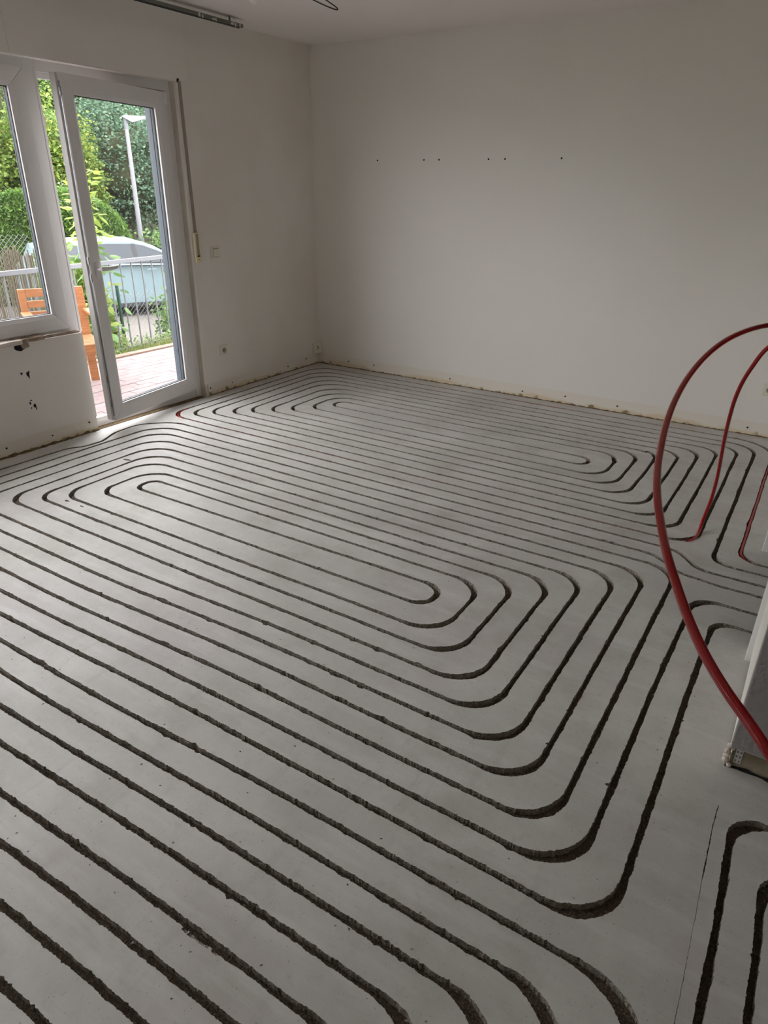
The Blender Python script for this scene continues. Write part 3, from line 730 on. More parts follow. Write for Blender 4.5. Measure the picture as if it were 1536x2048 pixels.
sw = empty('light_switch', (XL, 3.837, 1.047)); tag(sw, 'off-white rocker light switch on the wall right of the cream shutter winder', 'light switch')
MB().box(-.0005, .009, -.0405, .0405, -.0405, .0405).build('switch_plate', M_offwhite, sw, bevel=.004)
MB().box(.0085, .0095, -.027, .029, -.029, .029).build('rocker_gap', M_dark, sw)
r_ = MB().prism([(.008, -.027), (.0145, -.027), (.0115, .026), (.008, .026)], 1, -.0255, .0275).build('rocker', M_offwhite, sw, bevel=.0015)
def socket(label, loc, rz_):
    s = empty('wall_socket', loc, rz_); tag(s, label, 'wall socket')
    MB().box(-.0005, .010, -.0405, .0405, -.0405, .0405).build('socket_plate', M_offwhite, s, bevel=.004)
    # round well: raised ring, disc coloured as the recess shade, centre pads
    f = MB(); n = 28
    for k in range(n):
        a, b2 = 2 * math.pi * k / n, 2 * math.pi * (k + 1) / n
        f.add([(.0102, .0235 * math.cos(a), .0235 * math.sin(a)), (.0102, .0235 * math.cos(b2), .0235 * math.sin(b2)),
               (.0125, .0215 * math.cos(b2), .0215 * math.sin(b2)), (.0125, .0215 * math.cos(a), .0215 * math.sin(a)),
               (.0104, .0195 * math.cos(b2), .0195 * math.sin(b2)), (.0104, .0195 * math.cos(a), .0195 * math.sin(a))], [(0, 1, 2, 3), (3, 2, 4, 5)])
    f.build('socket_rim', M_offwhite, s)
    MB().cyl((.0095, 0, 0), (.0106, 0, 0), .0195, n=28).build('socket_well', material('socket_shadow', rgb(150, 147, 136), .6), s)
    for dy in (-.0095, .0095): MB().cyl((.0104, dy, 0), (.0112, dy, 0), .003, n=10).build('pin_hole', M_dark, s)
    for dz in (-.0185, .0185): MB().box(.0104, .0116, -.003, .003, dz - .002, dz + .002).build('earth_clip', M_steel, s)
    return s
socket('off-white wall socket on the window wall low right of the balcony door', (XL, 3.834, .328), 0)
socket('off-white wall socket low on the back wall beside the hanging red pipe loop', (-.197, YB, .322), -math.pi / 2)
cs = empty('aerial_socket', (XL, YB, .15)); tag(cs, 'cream aerial socket with three dark holes set across the room corner', 'aerial socket')
f = MB(); f.prism([(0, -.092), (.012, -.090), (.034, -.056), (.052, -.030), (.052, 0), (0, 0)], 2, -.046, .044)
f.build('socket_body', M_offwhite, cs, bevel=.004)
fm = Vector((.034 + .012, -.090 - .030, 0)) / 2
dirn = Vector((.040, .060, 0)).normalized(); nrm = Vector((.060, -.040, 0)).normalized()
for k, (s_, z_) in enumerate(((-.004, -.012), (.010, .0), (.004, .014))):
    p = Vector((.032, -.060, 0)) + dirn * s_ + Vector((0, 0, z_))
    MB().cyl(p - nrm * .004, p + nrm * .0018, .0052, n=10).build('jack_hole', M_dark, cs)

# ------------------------------------------------------------------ curtain rail, bulb, cable
cu = empty('curtain_rail', (-3.77, 4.09, 2.46)); tag(cu, 'grey metal curtain rail fixed under the ceiling along the window wall', 'curtain rail')
f = MB(); f.box(-.025, .025, -5.2, 0, -.011, .008); f.build('track', M_metalgrey, cu, bevel=.002)
f = MB(); f.box(-.016, -.006, -5.2, -.004, -.0125, -.0105); f.box(.006, .016, -5.2, -.004, -.0125, -.0105); f.build('glider_slot', M_dark, cu)
for yy in (-.10, -1.5, -3.0, -4.6):
    MB().cyl((0, yy, .006), (0, yy, .040), .006, n=10).build('ceiling_bracket', M_metalgrey, cu)
fl = MB()
for k in range(16):
    yy = -random.choice([random.uniform(.02, .12), random.uniform(.25, .42)])
    fl.box(.0245, .0262, yy, yy + random.uniform(.003, .014), -.012 + random.uniform(-.006, .002), -.004 + random.uniform(0, .01))
tag(fl.build('paint_flecks', M_chunk, cu), kind='stuff')

bl = empty('light_bulb', (-2.80, 3.16, ZC)); tag(bl, 'bare white bulb hanging from the ceiling above the room centre', 'light bulb')
MB().cyl((0, 0, -.03), (0, 0, 0), .03, .03, 20).build('ceiling_rose', M_whitetrim, bl)
MB().cyl((0, 0, -.095), (0, 0, -.03), .018, .020, 18).build('lamp_holder', M_whitetrim, bl)
f = MB(); f.ball((0, 0, -.143), .040, 24); f.cyl((0, 0, -.118), (0, 0, -.09), .030, .015, 18); f.build('bulb', M_bulb, bl, smooth=True)
cbm = MB()
cpts = [(-2.60, 3.30, ZC), (-2.60, 3.30, 2.40), (-2.585, 3.33, 2.355), (-2.555, 3.385, 2.335), (-2.525, 3.445, 2.322), (-2.515, 3.468, 2.322), (-2.525, 3.46, 2.335), (-2.555, 3.40, 2.362), (-2.585, 3.345, 2.39), (-2.60, 3.32, ZC)]
def catmull(pts, k=8):
    pts = [Vector(p) for p in pts]; out = []
    q = [pts[0] * 2 - pts[1]] + pts + [pts[-1] * 2 - pts[-2]]
    for i in range(1, len(q) - 2):
        p0, p1, p2, p3 = q[i - 1:i + 3]
        for j in range(k):
            t = j / k
            out.append(.5 * ((2 * p1) + (-p0 + p2) * t + (2 * p0 - 5 * p1 + 4 * p2 - p3) * t * t + (-p0 + 3 * p1 - 3 * p2 + p3) * t ** 3))
    out.append(pts[-1]); return out
cbm.tube(catmull(cpts), .0028, 8)
tag(cbm.build('ceiling_cable', M_black, smooth=True), 'black cable loop hanging from the ceiling right of the bulb', 'cable')

# ------------------------------------------------------------------ red heating pipe
lay = []
ptsA = centres[0]
cum = 0
endi = None; seen_left = False
for i, p in enumerate(ptsA):                         # follow the groove until the pipe lifts out
    if p.x > 0.85: continue
    if p.x < -3.7: seen_left = True
    if seen_left and p.x > XRT[3] - .09 and abs(p.y - YR[18]) < .03 and endi is None:
        endi = i; break
idx = [i for i in range(0, endi) if ptsA[i].x < 0.85]
zr = lambda p: (-.0130 + .0022 * noise.noise(Vector((p.x * 1.3, p.y * 1.3, 9))))
path = []
for i in idx[::3]:
    p = ptsA[i]; z = zr(p)
    if abs(p.x - XRT[1]) < .03 and p.y < 4.3: z = max(z, -.0095)            # shallow in the first column
    if p.x < -3.70 and 3.1 < p.y < 3.30: z = -.008                         # pushes up in the tight turn by the door
    if p.y > 4.8: z = -.0145 + (.006 if -2.0 < p.x < -1.5 else 0)
    path.append((p.x, p.y, z))
tail = [(-.335, 3.131, -.009), (-.310, 3.142, -.008), (-.288, 3.168, -.004), (-.272, 3.215, .000), (-.268, 3.275, .006), (-.268, 3.325, .030),
        (-.262, 3.322, .082), (-.250, 3.285, .170), (-.243, 3.240, .258), (-.239, 3.190, .343), (-.238, 3.137, .430), (-.237, 3.079, .516), (-.234, 3.015, .600), (-.229, 2.950, .680), (-.221, 2.888, .762), (-.206, 2.828, .843), (-.182, 2.774, .919), (-.151, 2.722, .992),
        (-.10, 2.68, 1.055), (-.06, 2.64, 1.09), (-.055, 2.60, 1.105), (-.09, 2.56, 1.108), (-.150, 2.523, 1.105), (-.197, 2.395, 1.102), (-.235, 2.260, 1.089), (-.261, 2.120, 1.066), (-.273, 1.969, 1.039), (-.272, 1.820, 1.013), (-.261, 1.681, .991),
        (-.243, 1.550, .971), (-.221, 1.425, .956), (-.194, 1.310, .945), (-.166, 1.219, .934), (-.134, 1.130, .920), (-.097, 1.055, .899), (-.063, .990, .883), (-.029, .931, .872), (.007, .878, .864), (.039, .838, .858), (.072, .800, .848),
        (.14, .755, .80), (.25, .70, .68), (.38, .69, .50), (.50, .78, .26), (.62, .98, .06), (.80, 1.15, .009), (1.1, 1.2, .008)]
full = [Vector(p) for p in path] + catmull(tail, 10)
pm = MB(); pm.tube(full, .0078, 12)
# far end of the catmull tail lies on the floor out of frame
pipe = pm.build('heating_pipe', M_red, smooth=True)
tag(pipe, 'glossy red plastic heating pipe lying in a groove and looping up at the right', 'pipe')

# ================================================================== outside
M_paver = material('red_clay_paver', rgb(112, 89, 90), 0.55, var=rgb(105, 93, 94), vscale=9, bump=.3, bscale=80, bdist=.002)
M_paver2 = material('pale_clay_paver', rgb(108, 98, 100), 0.55, var=rgb(114, 94, 95), vscale=9, bump=.3, bscale=80, bdist=.002)
M_edge = material('ochre_edge_paver', rgb(122, 98, 84), 0.6, var=rgb(112, 88, 74), vscale=9, bump=.3, bscale=80, bdist=.002)
M_joint = material('paver_joint', rgb(46, 40, 38), 0.95)
M_soil = material('grass_bank_soil', rgb(58, 70, 38), 0.95, var=rgb(76, 78, 48), vscale=3, bump=.8, bscale=20, bdist=.05)
M_gravel = material('grey_gravel', rgb(96, 92, 87), 0.95, var=rgb(82, 79, 74), vscale=14, bump=1.0, bscale=30, bdist=.03)
M_facade = material('outer_render', rgb(222, 218, 208), .9)
TZ = -0.10
TX0, TX1 = -4.27, -6.02
struct(MB().box(-6.10, XO, -3.0, 9.0, -1.2, TZ - .055).build('terrace_base', M_joint), 'raised terrace base under the pavers')
pv = empty('terrace_paving', (0, 0, TZ)); struct(pv, 'reddish paved terrace outside the balcony door')
proto = {}
for key, m_, ln in (('a', M_paver, .196), ('b', M_paver2, .196), ('e', M_edge, .098)):
    mb = MB(); mb.box(-.0480, .0480, -ln / 2, ln / 2, -.05, 0)
    o = mb.build('paver', m_); me_ = o.data
    bm = bmesh.new(); bm.from_mesh(me_); bmesh.ops.bevel(bm, geom=[e for e in bm.edges if all(v.co.z > -.01 for v in e.verts)], offset=.003, segments=1, affect='EDGES'); bm.to_mesh(me_); bm.free()
    proto[key] = me_; bpy.data.objects.remove(o)
rest = MB(); npv = 0
def paver(x, y, key):
    global npv
    z = random.uniform(-.0018, .0018)
    if 2.62 < y < 5.35 and npv < 298:
        o = bpy.data.objects.new('paver', proto[key]); COL.objects.link(o); o.parent = pv
        o.location = (x, y, z); o.rotation_euler = (random.uniform(-.006, .006), random.uniform(-.006, .006), random.uniform(-.006, .006)); npv += 1
    else:
        ln = .049 if key == 'e' else .098
        rest.box(x - .048, x + .048, y - ln, y + ln, z - .05, z, {'a': 0, 'b': 1, 'e': 2}[key])
rows = int((TX0 - TX1) / .1)
for r_i in range(rows):
    x = TX0 - .05 - r_i * .1
    y = -1.0 + (.1 if r_i % 2 else 0)
    while y < 7.0:
        paver(x, y, 'a' if random.random() < .5 else 'b'); y += .2
y = -1.0
while y < 7.0:
    rest.box(TX1 - .005 - .1, TX1 - .052 + .047, y - .048, y + .048, -.05, .002, 2); y += .1
tag(rest.build('pavers_beyond', [M_paver, M_paver2, M_edge], pv), kind='stuff')

# ground, bank, gravel yard
g = MB()
xs = [-6.12, -6.5, -7.2, -8.4, -10, -13, -17, -24, -34, -60]
zs = [-.28, -.32, -.55, -.92, -.96, -.96, -.98, -.3, 3.0, 12.0]
ys = list(range(-24, 60, 3)); vs = []; fs = []
for x, z in zip(xs, zs):
    for y in ys: vs.append((x, y, z + (.06 * noise.noise(Vector((x * .7, y * .7, 0))) if x < -7 else 0)))
for i in range(len(xs) - 1):
    for j in range(len(ys) - 1): fs.append((i * len(ys) + j, i * len(ys) + j + 1, (i + 1) * len(ys) + j + 1, (i + 1) * len(ys) + j))
g.add(vs, fs)
go = g.build('ground', [M_soil, M_gravel], smooth=True)
for p in go.data.polygons:
    if -17.2 < p.center.x < -8.2: p.material_index = 1
struct(go, 'grassy bank, gravel yard and wooded slope beyond the terrace')
yd = MB(); yd.box(XO, 14, YF - 14, YB + 9, -1.4, -1.2); struct(yd.build('ground_under_house', M_soil))

# railing
RU = Vector((-.109, .994, 0)).normalized()
R0 = Vector((-6.366, 3.564, 0))
rl = empty('terrace_railing', (0, 0, 0)); tag(rl, 'grey metal railing with vertical bars along the terrace edge', 'railing')
rot = Matrix.Translation(R0) @ Matrix.Rotation(math.atan2(RU.y, RU.x), 4, 'Z')
MB().box(-4.2, 4.8, -.020, .020, .735, .778, M=rot).build('top_rail', M_rail, rl, bevel=.003)
MB().box(-4.2, 4.8, -.010, .010, -.158, -.142, M=rot).build('bottom_rail', M_rail, rl)
for k in range(-26, 32):
    p = R0 + RU * (.1545 * k)
    MB().cyl((p.x, p.y, -.15), (p.x, p.y, .74), .0085, n=8).build('baluster', M_rail, rl)
for k in (-20.5, -7.5, 5.5, 18.5):
    p = R0 + RU * (.1545 * k)
    MB().cyl((p.x, p.y, -.15), (p.x + .22, p.y, -.22), .012, n=8).build('wall_bracket', M_rail, rl)

# garden armchair
ac = empty('garden_armchair', (-5.65, 3.26, TZ), math.atan2(.5, .23)); tag(ac, 'orange-brown slatted wooden garden armchair standing on the terrace outside the window', 'garden chair')
LW = .51    # width along local x ; local -y faces the house
tilt = lambda z: .12 * (z - .36)      # backrest leans outwards (local +y)
def slat(name, x0, x1, y0, y1, z0, z1): return MB().box(x0, x1, y0, y1, z0, z1).build(name, M_wood, ac, bevel=.003)
for x0, pw_ in ((0.0, .055), (LW - .07, .07)):
    f = MB(); f.prism([(tilt(.0), .0), (tilt(.0) + .035, .0), (tilt(.80) + .035, .80), (tilt(.80), .80)], 0, x0, x0 + pw_); f.build('back_post', M_wood, ac, bevel=.003)
for z0, z1 in ((.735, .80), (.650, .705), (.570, .620), (.495, .540), (.42, .465)):
    f = MB(); f.prism([(tilt(z0) + .006, z0), (tilt(z0) + .026, z0), (tilt(z1) + .026, z1), (tilt(z1) + .006, z1)], 0, .055, LW - .055); f.build('back_slat', M_wood, ac, bevel=.002)
for k in range(7): slat('seat_slat', .03, LW + .0, -.055 - k * .062, -.005 - k * .062, .385, .402)
slat('seat_apron', .0, LW + .03, -.46, -.435, .315, .402)
for x0 in (.0, LW - .022):
    slat('front_leg', x0, x0 + .055, -.475, -.42, .0, .60)
    slat('arm_rest', x0 - .012, x0 + .062, -.49, .03, .60, .622)

# reed screen on the left
rd = MB(); rs = random.Random(5)
for k in range(480):
    t = k * .0085 - 3.1; px_, py_ = -7.12 + .10 * t, 4.08 + .30 + t + rs.uniform(-.006, .006)
    if py_ > 4.40: break
    top = .88 + .03 * math.sin(k * .21) + rs.uniform(-.045, .03) - max(0, (py_ - 4.25)) * .25
    rd.cyl((px_ + rs.uniform(-.01, .01), py_, -.62), (px_ + rs.uniform(-.02, .02), py_ + rs.uniform(-.015, .015), top), .0048, .0042, 5)
M_reed = material('dry_reed', rgb(104, 94, 80), .9, var=rgb(84, 76, 66), vscale=30, stretch=(1, 6, .3))
ro = rd.build('reed_screen', M_reed); tag(ro, 'weathered grey-brown reed screen behind the railing at the left', 'screen', kind='stuff')

# chain link fence
def chainlink(name, p0, p1, z0, z1, cell=.06, r=.0016):
    mb = MB(); L = (Vector(p1) - Vector(p0)).length; H = z1 - z0
    d = (Vector(p1) - Vector(p0)).normalized(); n = int(L / cell) + int(H / cell)
    for k in range(n):
        for sgn in (1, -1):
            a0 = k * cell - (H if sgn == 1 else 0); a1 = a0 + H
            za, zb = (z0, z1) if sgn == 1 else (z1, z0)
            s0, s1 = max(a0, 0), min(a1, L)
            if s1 - s0 < .02: continue
            zz = lambda s: za + (zb - za) * (s - a0) / H
            q0 = Vector(p0) + d * s0; q1 = Vector(p0) + d * s1
            mb.cyl((q0.x, q0.y, zz(s0)), (q1.x, q1.y, zz(s1)), r, n=3)
    return mb
M_wire = material('galvanised_wire', rgb(110, 114, 114), .4, metal=.6)
M_greenpost = material('green_fence_post', rgb(18, 52, 42), .4)
fc = empty('chain_link_fence', (0, 0, 0)); tag(fc, 'chain link fence with a dark green post in front of the parked car', 'fence')
tag(chainlink('wire_mesh', (-7.37, 5.50, 0), (-7.0, 8.2, 0), -.62, .30).build('wire_mesh', M_wire, fc), kind='stuff')
tag(chainlink('wire_mesh', (-7.55, 3.0, 0), (-7.37, 5.50, 0), -.62, .30).build('wire_mesh', M_wire, fc), kind='stuff')
for p in ((-7.37, 5.50), (-7.0, 8.2)):
    MB().cyl((p[0], p[1], -.8), (p[0], p[1], .40), .021, n=12).build('fence_post', M_greenpost, fc)
f2 = empty('wire_fence', (0, 0, 0)); tag(f2, 'thin wire mesh fence rising above the reed screen at the left', 'fence')
tag(chainlink('wire_mesh', (-7.70, 1.3, 0), (-7.30, 4.45, 0), -.6, 1.02, .055).build('wire_mesh', M_wire, f2), kind='stuff')

# ---- street lamp
lp = empty('street_lamp', (-16.33, 13.2, -.98)); tag(lp, 'pale grey street lamp with a flat angular head rising behind the car', 'street lamp')
MB().cyl((0, 0, 0), (0, 0, 1.2), .085, .080, 14).build('pole_base', M_rail, lp)
MB().cyl((0, 0, 1.2), (0, 0, 4.02), .066, .045, 14).build('pole', material('pale_pole', rgb(112, 112, 118), .5), lp)
MB().cyl((0, 0, 3.80), (0, 0, 4.03), .052, .052, 14).build('pole_collar', M_rail, lp)
u = Vector((.62, .78, 0)).normalized()
hd = MB(); Mh = Matrix.Translation((0, 0, 4.03)) @ Matrix.Rotation(math.atan2(u.y, u.x), 4, 'Z')
hd.add([Mh @ Vector(p) for p in [(-.10, -.10, .05), (-.10, .10, .05), (.16, .09, -.08), (.16, -.09, -.08), (.62, .045, .045), (.62, -.045, .045), (.0, -.09, .075), (.0, .09, .075), (.60, .04, .075), (.60, -.04, .075)]],
       [(0, 1, 2, 3), (3, 2, 4, 5), (0, 6, 7, 1), (6, 9, 8, 7), (5, 4, 8, 9), (0, 3, 6), (3, 5, 9, 6), (1, 7, 2), (2, 7, 8, 4)])
hd.build('lamp_head', material('lamp_housing', rgb(108, 110, 118), .4), lp)

# ---- parked car
M_car = material('pale_blue_car_paint', rgb(98, 116, 122), 0.4, spec=.4)
M_cglass = material('tinted_car_glass', rgb(34, 42, 50), 0.12, spec=.45)
M_tyre = material('tyre_rubber', rgb(30, 30, 32), .8)
M_trimd = material('black_car_trim', rgb(28, 30, 33), .5)
car = empty('parked_car', (-12.1, 9.55, -.96), math.atan2(.88, .475)); tag(car, 'pale blue-grey car parked on gravel beyond the fence', 'car')
# local: x forward, right side (y<0) faces the house at y=0 ; car body spans y 0 .. 1.78
def loft(name, sections, mat, parent, closed=True):
    """sections: list of (y, [(x,z)...]) with equal counts"""
    n = len(sections[0][1]); vs = []; fs = []
    for y, pr in sections: vs += [(x, y, z) for x, z in pr]
    for i in range(len(sections) - 1):
        for k in range(n): fs.append((i * n + k, i * n + (k + 1) % n, (i + 1) * n + (k + 1) % n, (i + 1) * n + k))
    fs += [tuple(range(n)), tuple(range((len(sections) - 1) * n, len(sections) * n))[::-1]]
    return MB().add(vs, fs).build(name, mat, parent, smooth=True)
lower = [(-2.10, .30), (-2.16, .62), (-2.08, .98), (-1.55, 1.05), (0, 1.03), (1.02, 1.00), (1.75, .88), (2.12, .70), (2.18, .42), (2.05, .24), (1.78, .22), (1.70, .50), (1.48, .66), (1.22, .66), (1.0, .50), (.93, .22), (-.90, .22), (-.98, .50), (-1.20, .66), (-1.46, .66), (-1.68, .50), (-1.76, .24)]
def sc_(pr, kx, dz=0): return [(x * kx, z + dz) for x, z in pr]
def lowsec(pr, inset): return [(x * (1 - inset * .35), .22 + (z - .22) * (1 - inset) if z > .7 else z) for x, z in pr]
loft('body', [(.10, sc_(lowsec(lower, .06), .985)), (.02, lowsec(lower, .012)), (.0, lowsec(lower, .03)), (.03, lower)][::-1][3:] + [(.0, lowsec(lower, .03)), (.03, lower), (1.75, lower), (1.78, lowsec(lower, .03))], M_car, car)
gh_o = [(-2.02, 1.0), (-1.82, 1.36), (-1.35, 1.45), (-.45, 1.485), (.10, 1.455), (.45, 1.35), (1.12, .99)]
def inset(pr, k): 
    return [(x * (1 - .02 * k), 1.0 + (z - 1.0) * (1 - .05 * k)) for x, z in pr]
loft('roof', [(.10, [(x * .99, 1.0 + (z - 1.0) * .12) for x, z in gh_o]), (.21, inset(gh_o, 1.2)), (.30, gh_o), (1.48, gh_o), (1.57, inset(gh_o, 1.2)), (1.68, [(x * .99, 1.0 + (z - 1.0) * .12) for x, z in gh_o])], M_car, car)
def side_glass(pts, name='window'):
    # side window sits on the leaning greenhouse side: y from .06 at z=1.0 to .20 at z=1.45
    yy = lambda z: .062 + (z - 1.0) * .27
    vs = [(x, yy(z), z) for x, z in pts] + [(x, yy(z) + .02, z) for x, z in pts]; n = len(pts)
    fs = [tuple(range(n)), tuple(range(n, 2 * n))[::-1]] + [(i, (i + 1) % n, n + (i + 1) % n, n + i) for i in range(n)]
    return MB().add(vs, fs).build(name, M_cglass, car)
side_glass([(-1.72, 1.06), (-1.55, 1.28), (-1.25, 1.36), (-1.02, 1.38), (-1.02, 1.05)])
side_glass([(-.96, 1.05), (-.96, 1.385), (-.45, 1.405), (-.02, 1.395), (.04, 1.04)])
side_glass([(.12, 1.04), (.06, 1.39), (.22, 1.365), (.52, 1.25), (.96, 1.04)])
f = MB(); yy = lambda z: .056 + (z - 1.0) * .27
f.add([(.04, yy(1.03), 1.03), (.12, yy(1.03), 1.03), (.065, yy(1.4), 1.40), (-.02, yy(1.4), 1.40)], [(0, 1, 2, 3)]); f.build('pillar', M_trimd, car)
f = MB(); f.box(-1.75, 1.0, .052, .09, 1.015, 1.035); f.build('belt_trim', M_trimd, car)
f = MB(); f.box(-1.0, 1.0, -.006, .03, .20, .27); f.build('sill_trim', M_trimd, car)
f = MB(); f.box(-1.6, 1.6, .12, 1.66, .16, .45); f.build('underbody', M_trimd, car)
for x in (-1.33, 1.35):
    for y in (.03, 1.53):
        wh = MB().cyl((x, y, .32), (x, y + .21, .32), .32, n=28).build('wheel', M_tyre, car)
        MB().cyl((x, y - .006 if y < 1 else y + .216, .32), (x, y + .01 if y < 1 else y + .20, .32), .20, n=20).build('hubcap', M_steel, wh)
for x in (-.86, .22): MB().box(x, x + .19, -.022, .002, .90, .925).build('door_handle', M_car, car, bevel=.005)
for pts in ([(.10, 1.0), (.14, .6), (.10, .27)], [(-.98, 1.0), (-.90, .75), (-.72, .45)], [(1.02, .98), (1.05, .6), (.98, .30)]):
    MB().tube([(x, -.001, z) for x, z in pts], .005, 4).build('door_gap', M_trimd, car)
f = MB(); f.prism([(-1.62, 1.43), (-1.42, 1.445), (-1.62, 1.51)], 1, .87, .90); f.build('aerial_fin', M_trimd, car)
f = MB(); f.box(.82, .97, -.17, .04, 1.02, 1.14); f.build('wing_mirror', M_car, car, bevel=.02)
f = MB(); f.add([(.50, .32, 1.345), (.50, 1.46, 1.345), (1.10, 1.55, 1.01), (1.10, .23, 1.01)], [(0, 1, 2, 3)]); f.build('windscreen', M_cglass, car)
f = MB(); f.box(1.9, 2.2, .12, .5, .60, .74); f.build('headlight', M_cglass, car, bevel=.02)

# ---- foliage
def leaf_cloud(name, P_, size, mat, parent=None, aspect=.55, up=0.0, flat=None):
    """one small folded two-triangle leaf per point"""
    n = len(P_); rng = RNG
    s = rng.uniform(size[0], size[1], n)[:, None]
    d = rng.normal(size=(n, 3)); d[:, 2] = d[:, 2] * .6 + up; d /= np.linalg.norm(d, axis=1)[:, None]
    r = rng.normal(size=(n, 3)); q = np.cross(d, r); q /= np.linalg.norm(q, axis=1)[:, None]
    P_ = np.asarray(P_)
    v = np.empty((n, 4, 3)); v[:, 0] = P_ - d * s * .5; v[:, 1] = P_ + q * s * aspect * .5; v[:, 2] = P_ + d * s * .5; v[:, 3] = P_ - q * s * aspect * .5
    me = bpy.data.meshes.new(name); me.vertices.add(n * 4); me.vertices.foreach_set('co', v.reshape(-1).astype(np.float32))
    me.loops.add(n * 4); me.loops.foreach_set('vertex_index', np.arange(n * 4, dtype=np.int32))
    me.polygons.add(n); me.polygons.foreach_set('loop_start', np.arange(0, n * 4, 4, dtype=np.int32)); me.polygons.foreach_set('loop_total', np.full(n, 4, dtype=np.int32))
    me.materials.append(mat); me.update(calc_edges=True); me.validate()
    return link(name, me, parent)
def shell(c, r, n, thick=.25, lump=.22, seed=0):
    """points near the surface of a lumpy ellipsoid"""
    d = RNG.normal(size=(n, 3)); d /= np.linalg.norm(d, axis=1)[:, None]
    f1 = np.array([noise.noise(Vector((a[0] * 2.2 + seed, a[1] * 2.2, a[2] * 2.2))) for a in d])
    f2 = np.array([noise.noise(Vector((a[0] * 6 + seed, a[1] * 6, a[2] * 6))) for a in d])
    k = 1 + lump * f1 * 1.6 + lump * f2 * .8
    k *= 1 - thick * RNG.random(n) ** 1.5
    return np.asarray(c) + d * np.asarray(r) * k[:, None]
M_under = material('shaded_core', rgb(46, 56, 34), .95, var=rgb(66, 62, 42), vscale=6)  # shade of the inner foliage put into the colour
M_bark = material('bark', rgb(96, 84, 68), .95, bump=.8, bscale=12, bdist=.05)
def blob(name, c, r, parent, seed=0, n=14):  # solid dark core added inside foliage to block the sky
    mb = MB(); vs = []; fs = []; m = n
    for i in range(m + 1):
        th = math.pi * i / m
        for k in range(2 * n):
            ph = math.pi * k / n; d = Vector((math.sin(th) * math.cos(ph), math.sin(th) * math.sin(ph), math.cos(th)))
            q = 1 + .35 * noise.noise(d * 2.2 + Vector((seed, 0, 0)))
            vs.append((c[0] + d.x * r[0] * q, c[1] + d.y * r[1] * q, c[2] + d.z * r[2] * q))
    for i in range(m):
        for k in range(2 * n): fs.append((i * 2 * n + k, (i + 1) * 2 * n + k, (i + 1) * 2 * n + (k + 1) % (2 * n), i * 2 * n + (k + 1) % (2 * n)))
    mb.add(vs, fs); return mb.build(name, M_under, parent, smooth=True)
def tree(loc, rad, zc, mat, label, n=9000, size=(.10, .22), clumps=7, seed=0):
    t = empty('tree', (loc[0], loc[1], loc[2])); tag(t, label, 'tree', None)
    rs = random.Random(seed)
    MB().tube([(0, 0, -.5), (rs.uniform(-.2, .2), rs.uniform(-.2, .2), zc * .5), (0, 0, zc)], [.16 * rad / 2.5, .12 * rad / 2.5, .06], 8).build('trunk', M_bark, t)
    pts = [shell((0, 0, zc), (rad, rad, rad * 1.15), n // 2, .35, .3, seed)]
    for k in range(clumps):
        a = rs.uniform(0, 6.28); e = rs.uniform(-.7, 1.0); rr = rad * rs.uniform(.35, .6)
        c = (math.cos(a) * math.cos(e) * rad * .75, math.sin(a) * math.cos(e) * rad * .75, zc + math.sin(e) * rad * .9)
        pts.append(shell(c, (rr, rr, rr * .8), n // 2 // clumps, .3, .25, seed + k + 1))
    o = leaf_cloud('foliage', np.concatenate(pts), size, mat, t, aspect=.6); tag(o, kind='stuff')
    blob('dark_core', (0, 0, zc), (rad * .66, rad * .66, rad * .80), t, seed)
    return t
def at(px_, d):            # ground point on the bearing of an azimuth measured at the door, real metres
    return None
T = [  # x, y, ground z, crown radius, crown centre height, leaf material, label
 (-20.5, 9.9, -.7, 2.0, 3.6, L_light, 'pale fresh-green tree at the far left of the window view'),
 (-24.6, 14.0, -.3, 2.5, 4.4, L_mid, 'mid-green tree seen above the left end of the hedge'),
 (-20.3, 13.4, -.7, 1.5, 2.6, L_yel, 'yellow-green tree in the gap between the window post and the door'),
 (-21.0, 16.6, -.6, 1.9, 2.7, L_blue, 'blue-green bushy tree behind the hedge left of the street lamp'),
 (-25.5, 18.8, -.1, 2.7, 4.8, L_dark, 'dark tree above the blue-green tree, left of the lamp head'),
 (-18.8, 19.0, -.7, 1.9, 1.9, L_dark, 'dark green bush right of the street lamp, low behind the car'),
 (-22.6, 21.0, -.5, 2.2, 3.9, L_mid, 'green tree right of the street lamp under the yellowish crown'),
 (-27.5, 23.6, .4, 2.8, 5.0, L_yel, 'yellowish tree at the upper right of the door glass'),
 (-29.5, 12.6, 1.0, 2.8, 4.2, L_mid, 'mid-green tree high behind the window post'),
 (-26.5, 8.2, .3, 2.8, 4.4, L_dark, 'dark tree at the top left of the window'),
 (-31.5, 18.4, 1.6, 3.0, 4.4, L_dark, 'farthest dark tree at the top of the door glass'),
 (-33.0, 24.6, 2.2, 3.2, 4.4, L_mid, 'far green tree behind the yellowish crown'),
 (-22.5, 4.6, -.4, 2.6, 3.8, L_mid, 'mid-green tree left of the view through the window'),
 (-19.6, 24.2, -.7, 2.2, 2.8, L_blue, 'blue-green tree right of the view through the door'),
 (-23.0, .6, -.4, 2.8, 3.9, L_blue, 'blue-green tree standing beyond the far left end of the hedge'),
 (-27.5, 3.4, .3, 3.0, 4.2, L_dark, 'dark tree far behind the left end of the hedge'),
 (-26.0, -4.0, .1, 3.0, 4.0, L_mid, 'mid-green tree farthest left beyond the yard'),
 (-34.5, 13.6, 2.4, 3.2, 4.2, L_blue, 'farthest blue-green tree up the slope behind the window post'),
 (-33.0, 7.0, 1.9, 3.2, 4.6, L_mid, 'farthest mid-green tree up the slope at the left'),
]
for i, (x, y, z, r, zc, m_, lb) in enumerate(T): tree((x, y, z), r, zc, m_, lb, n=24000, size=(.06, .14), clumps=10, seed=i * 5 + 1)

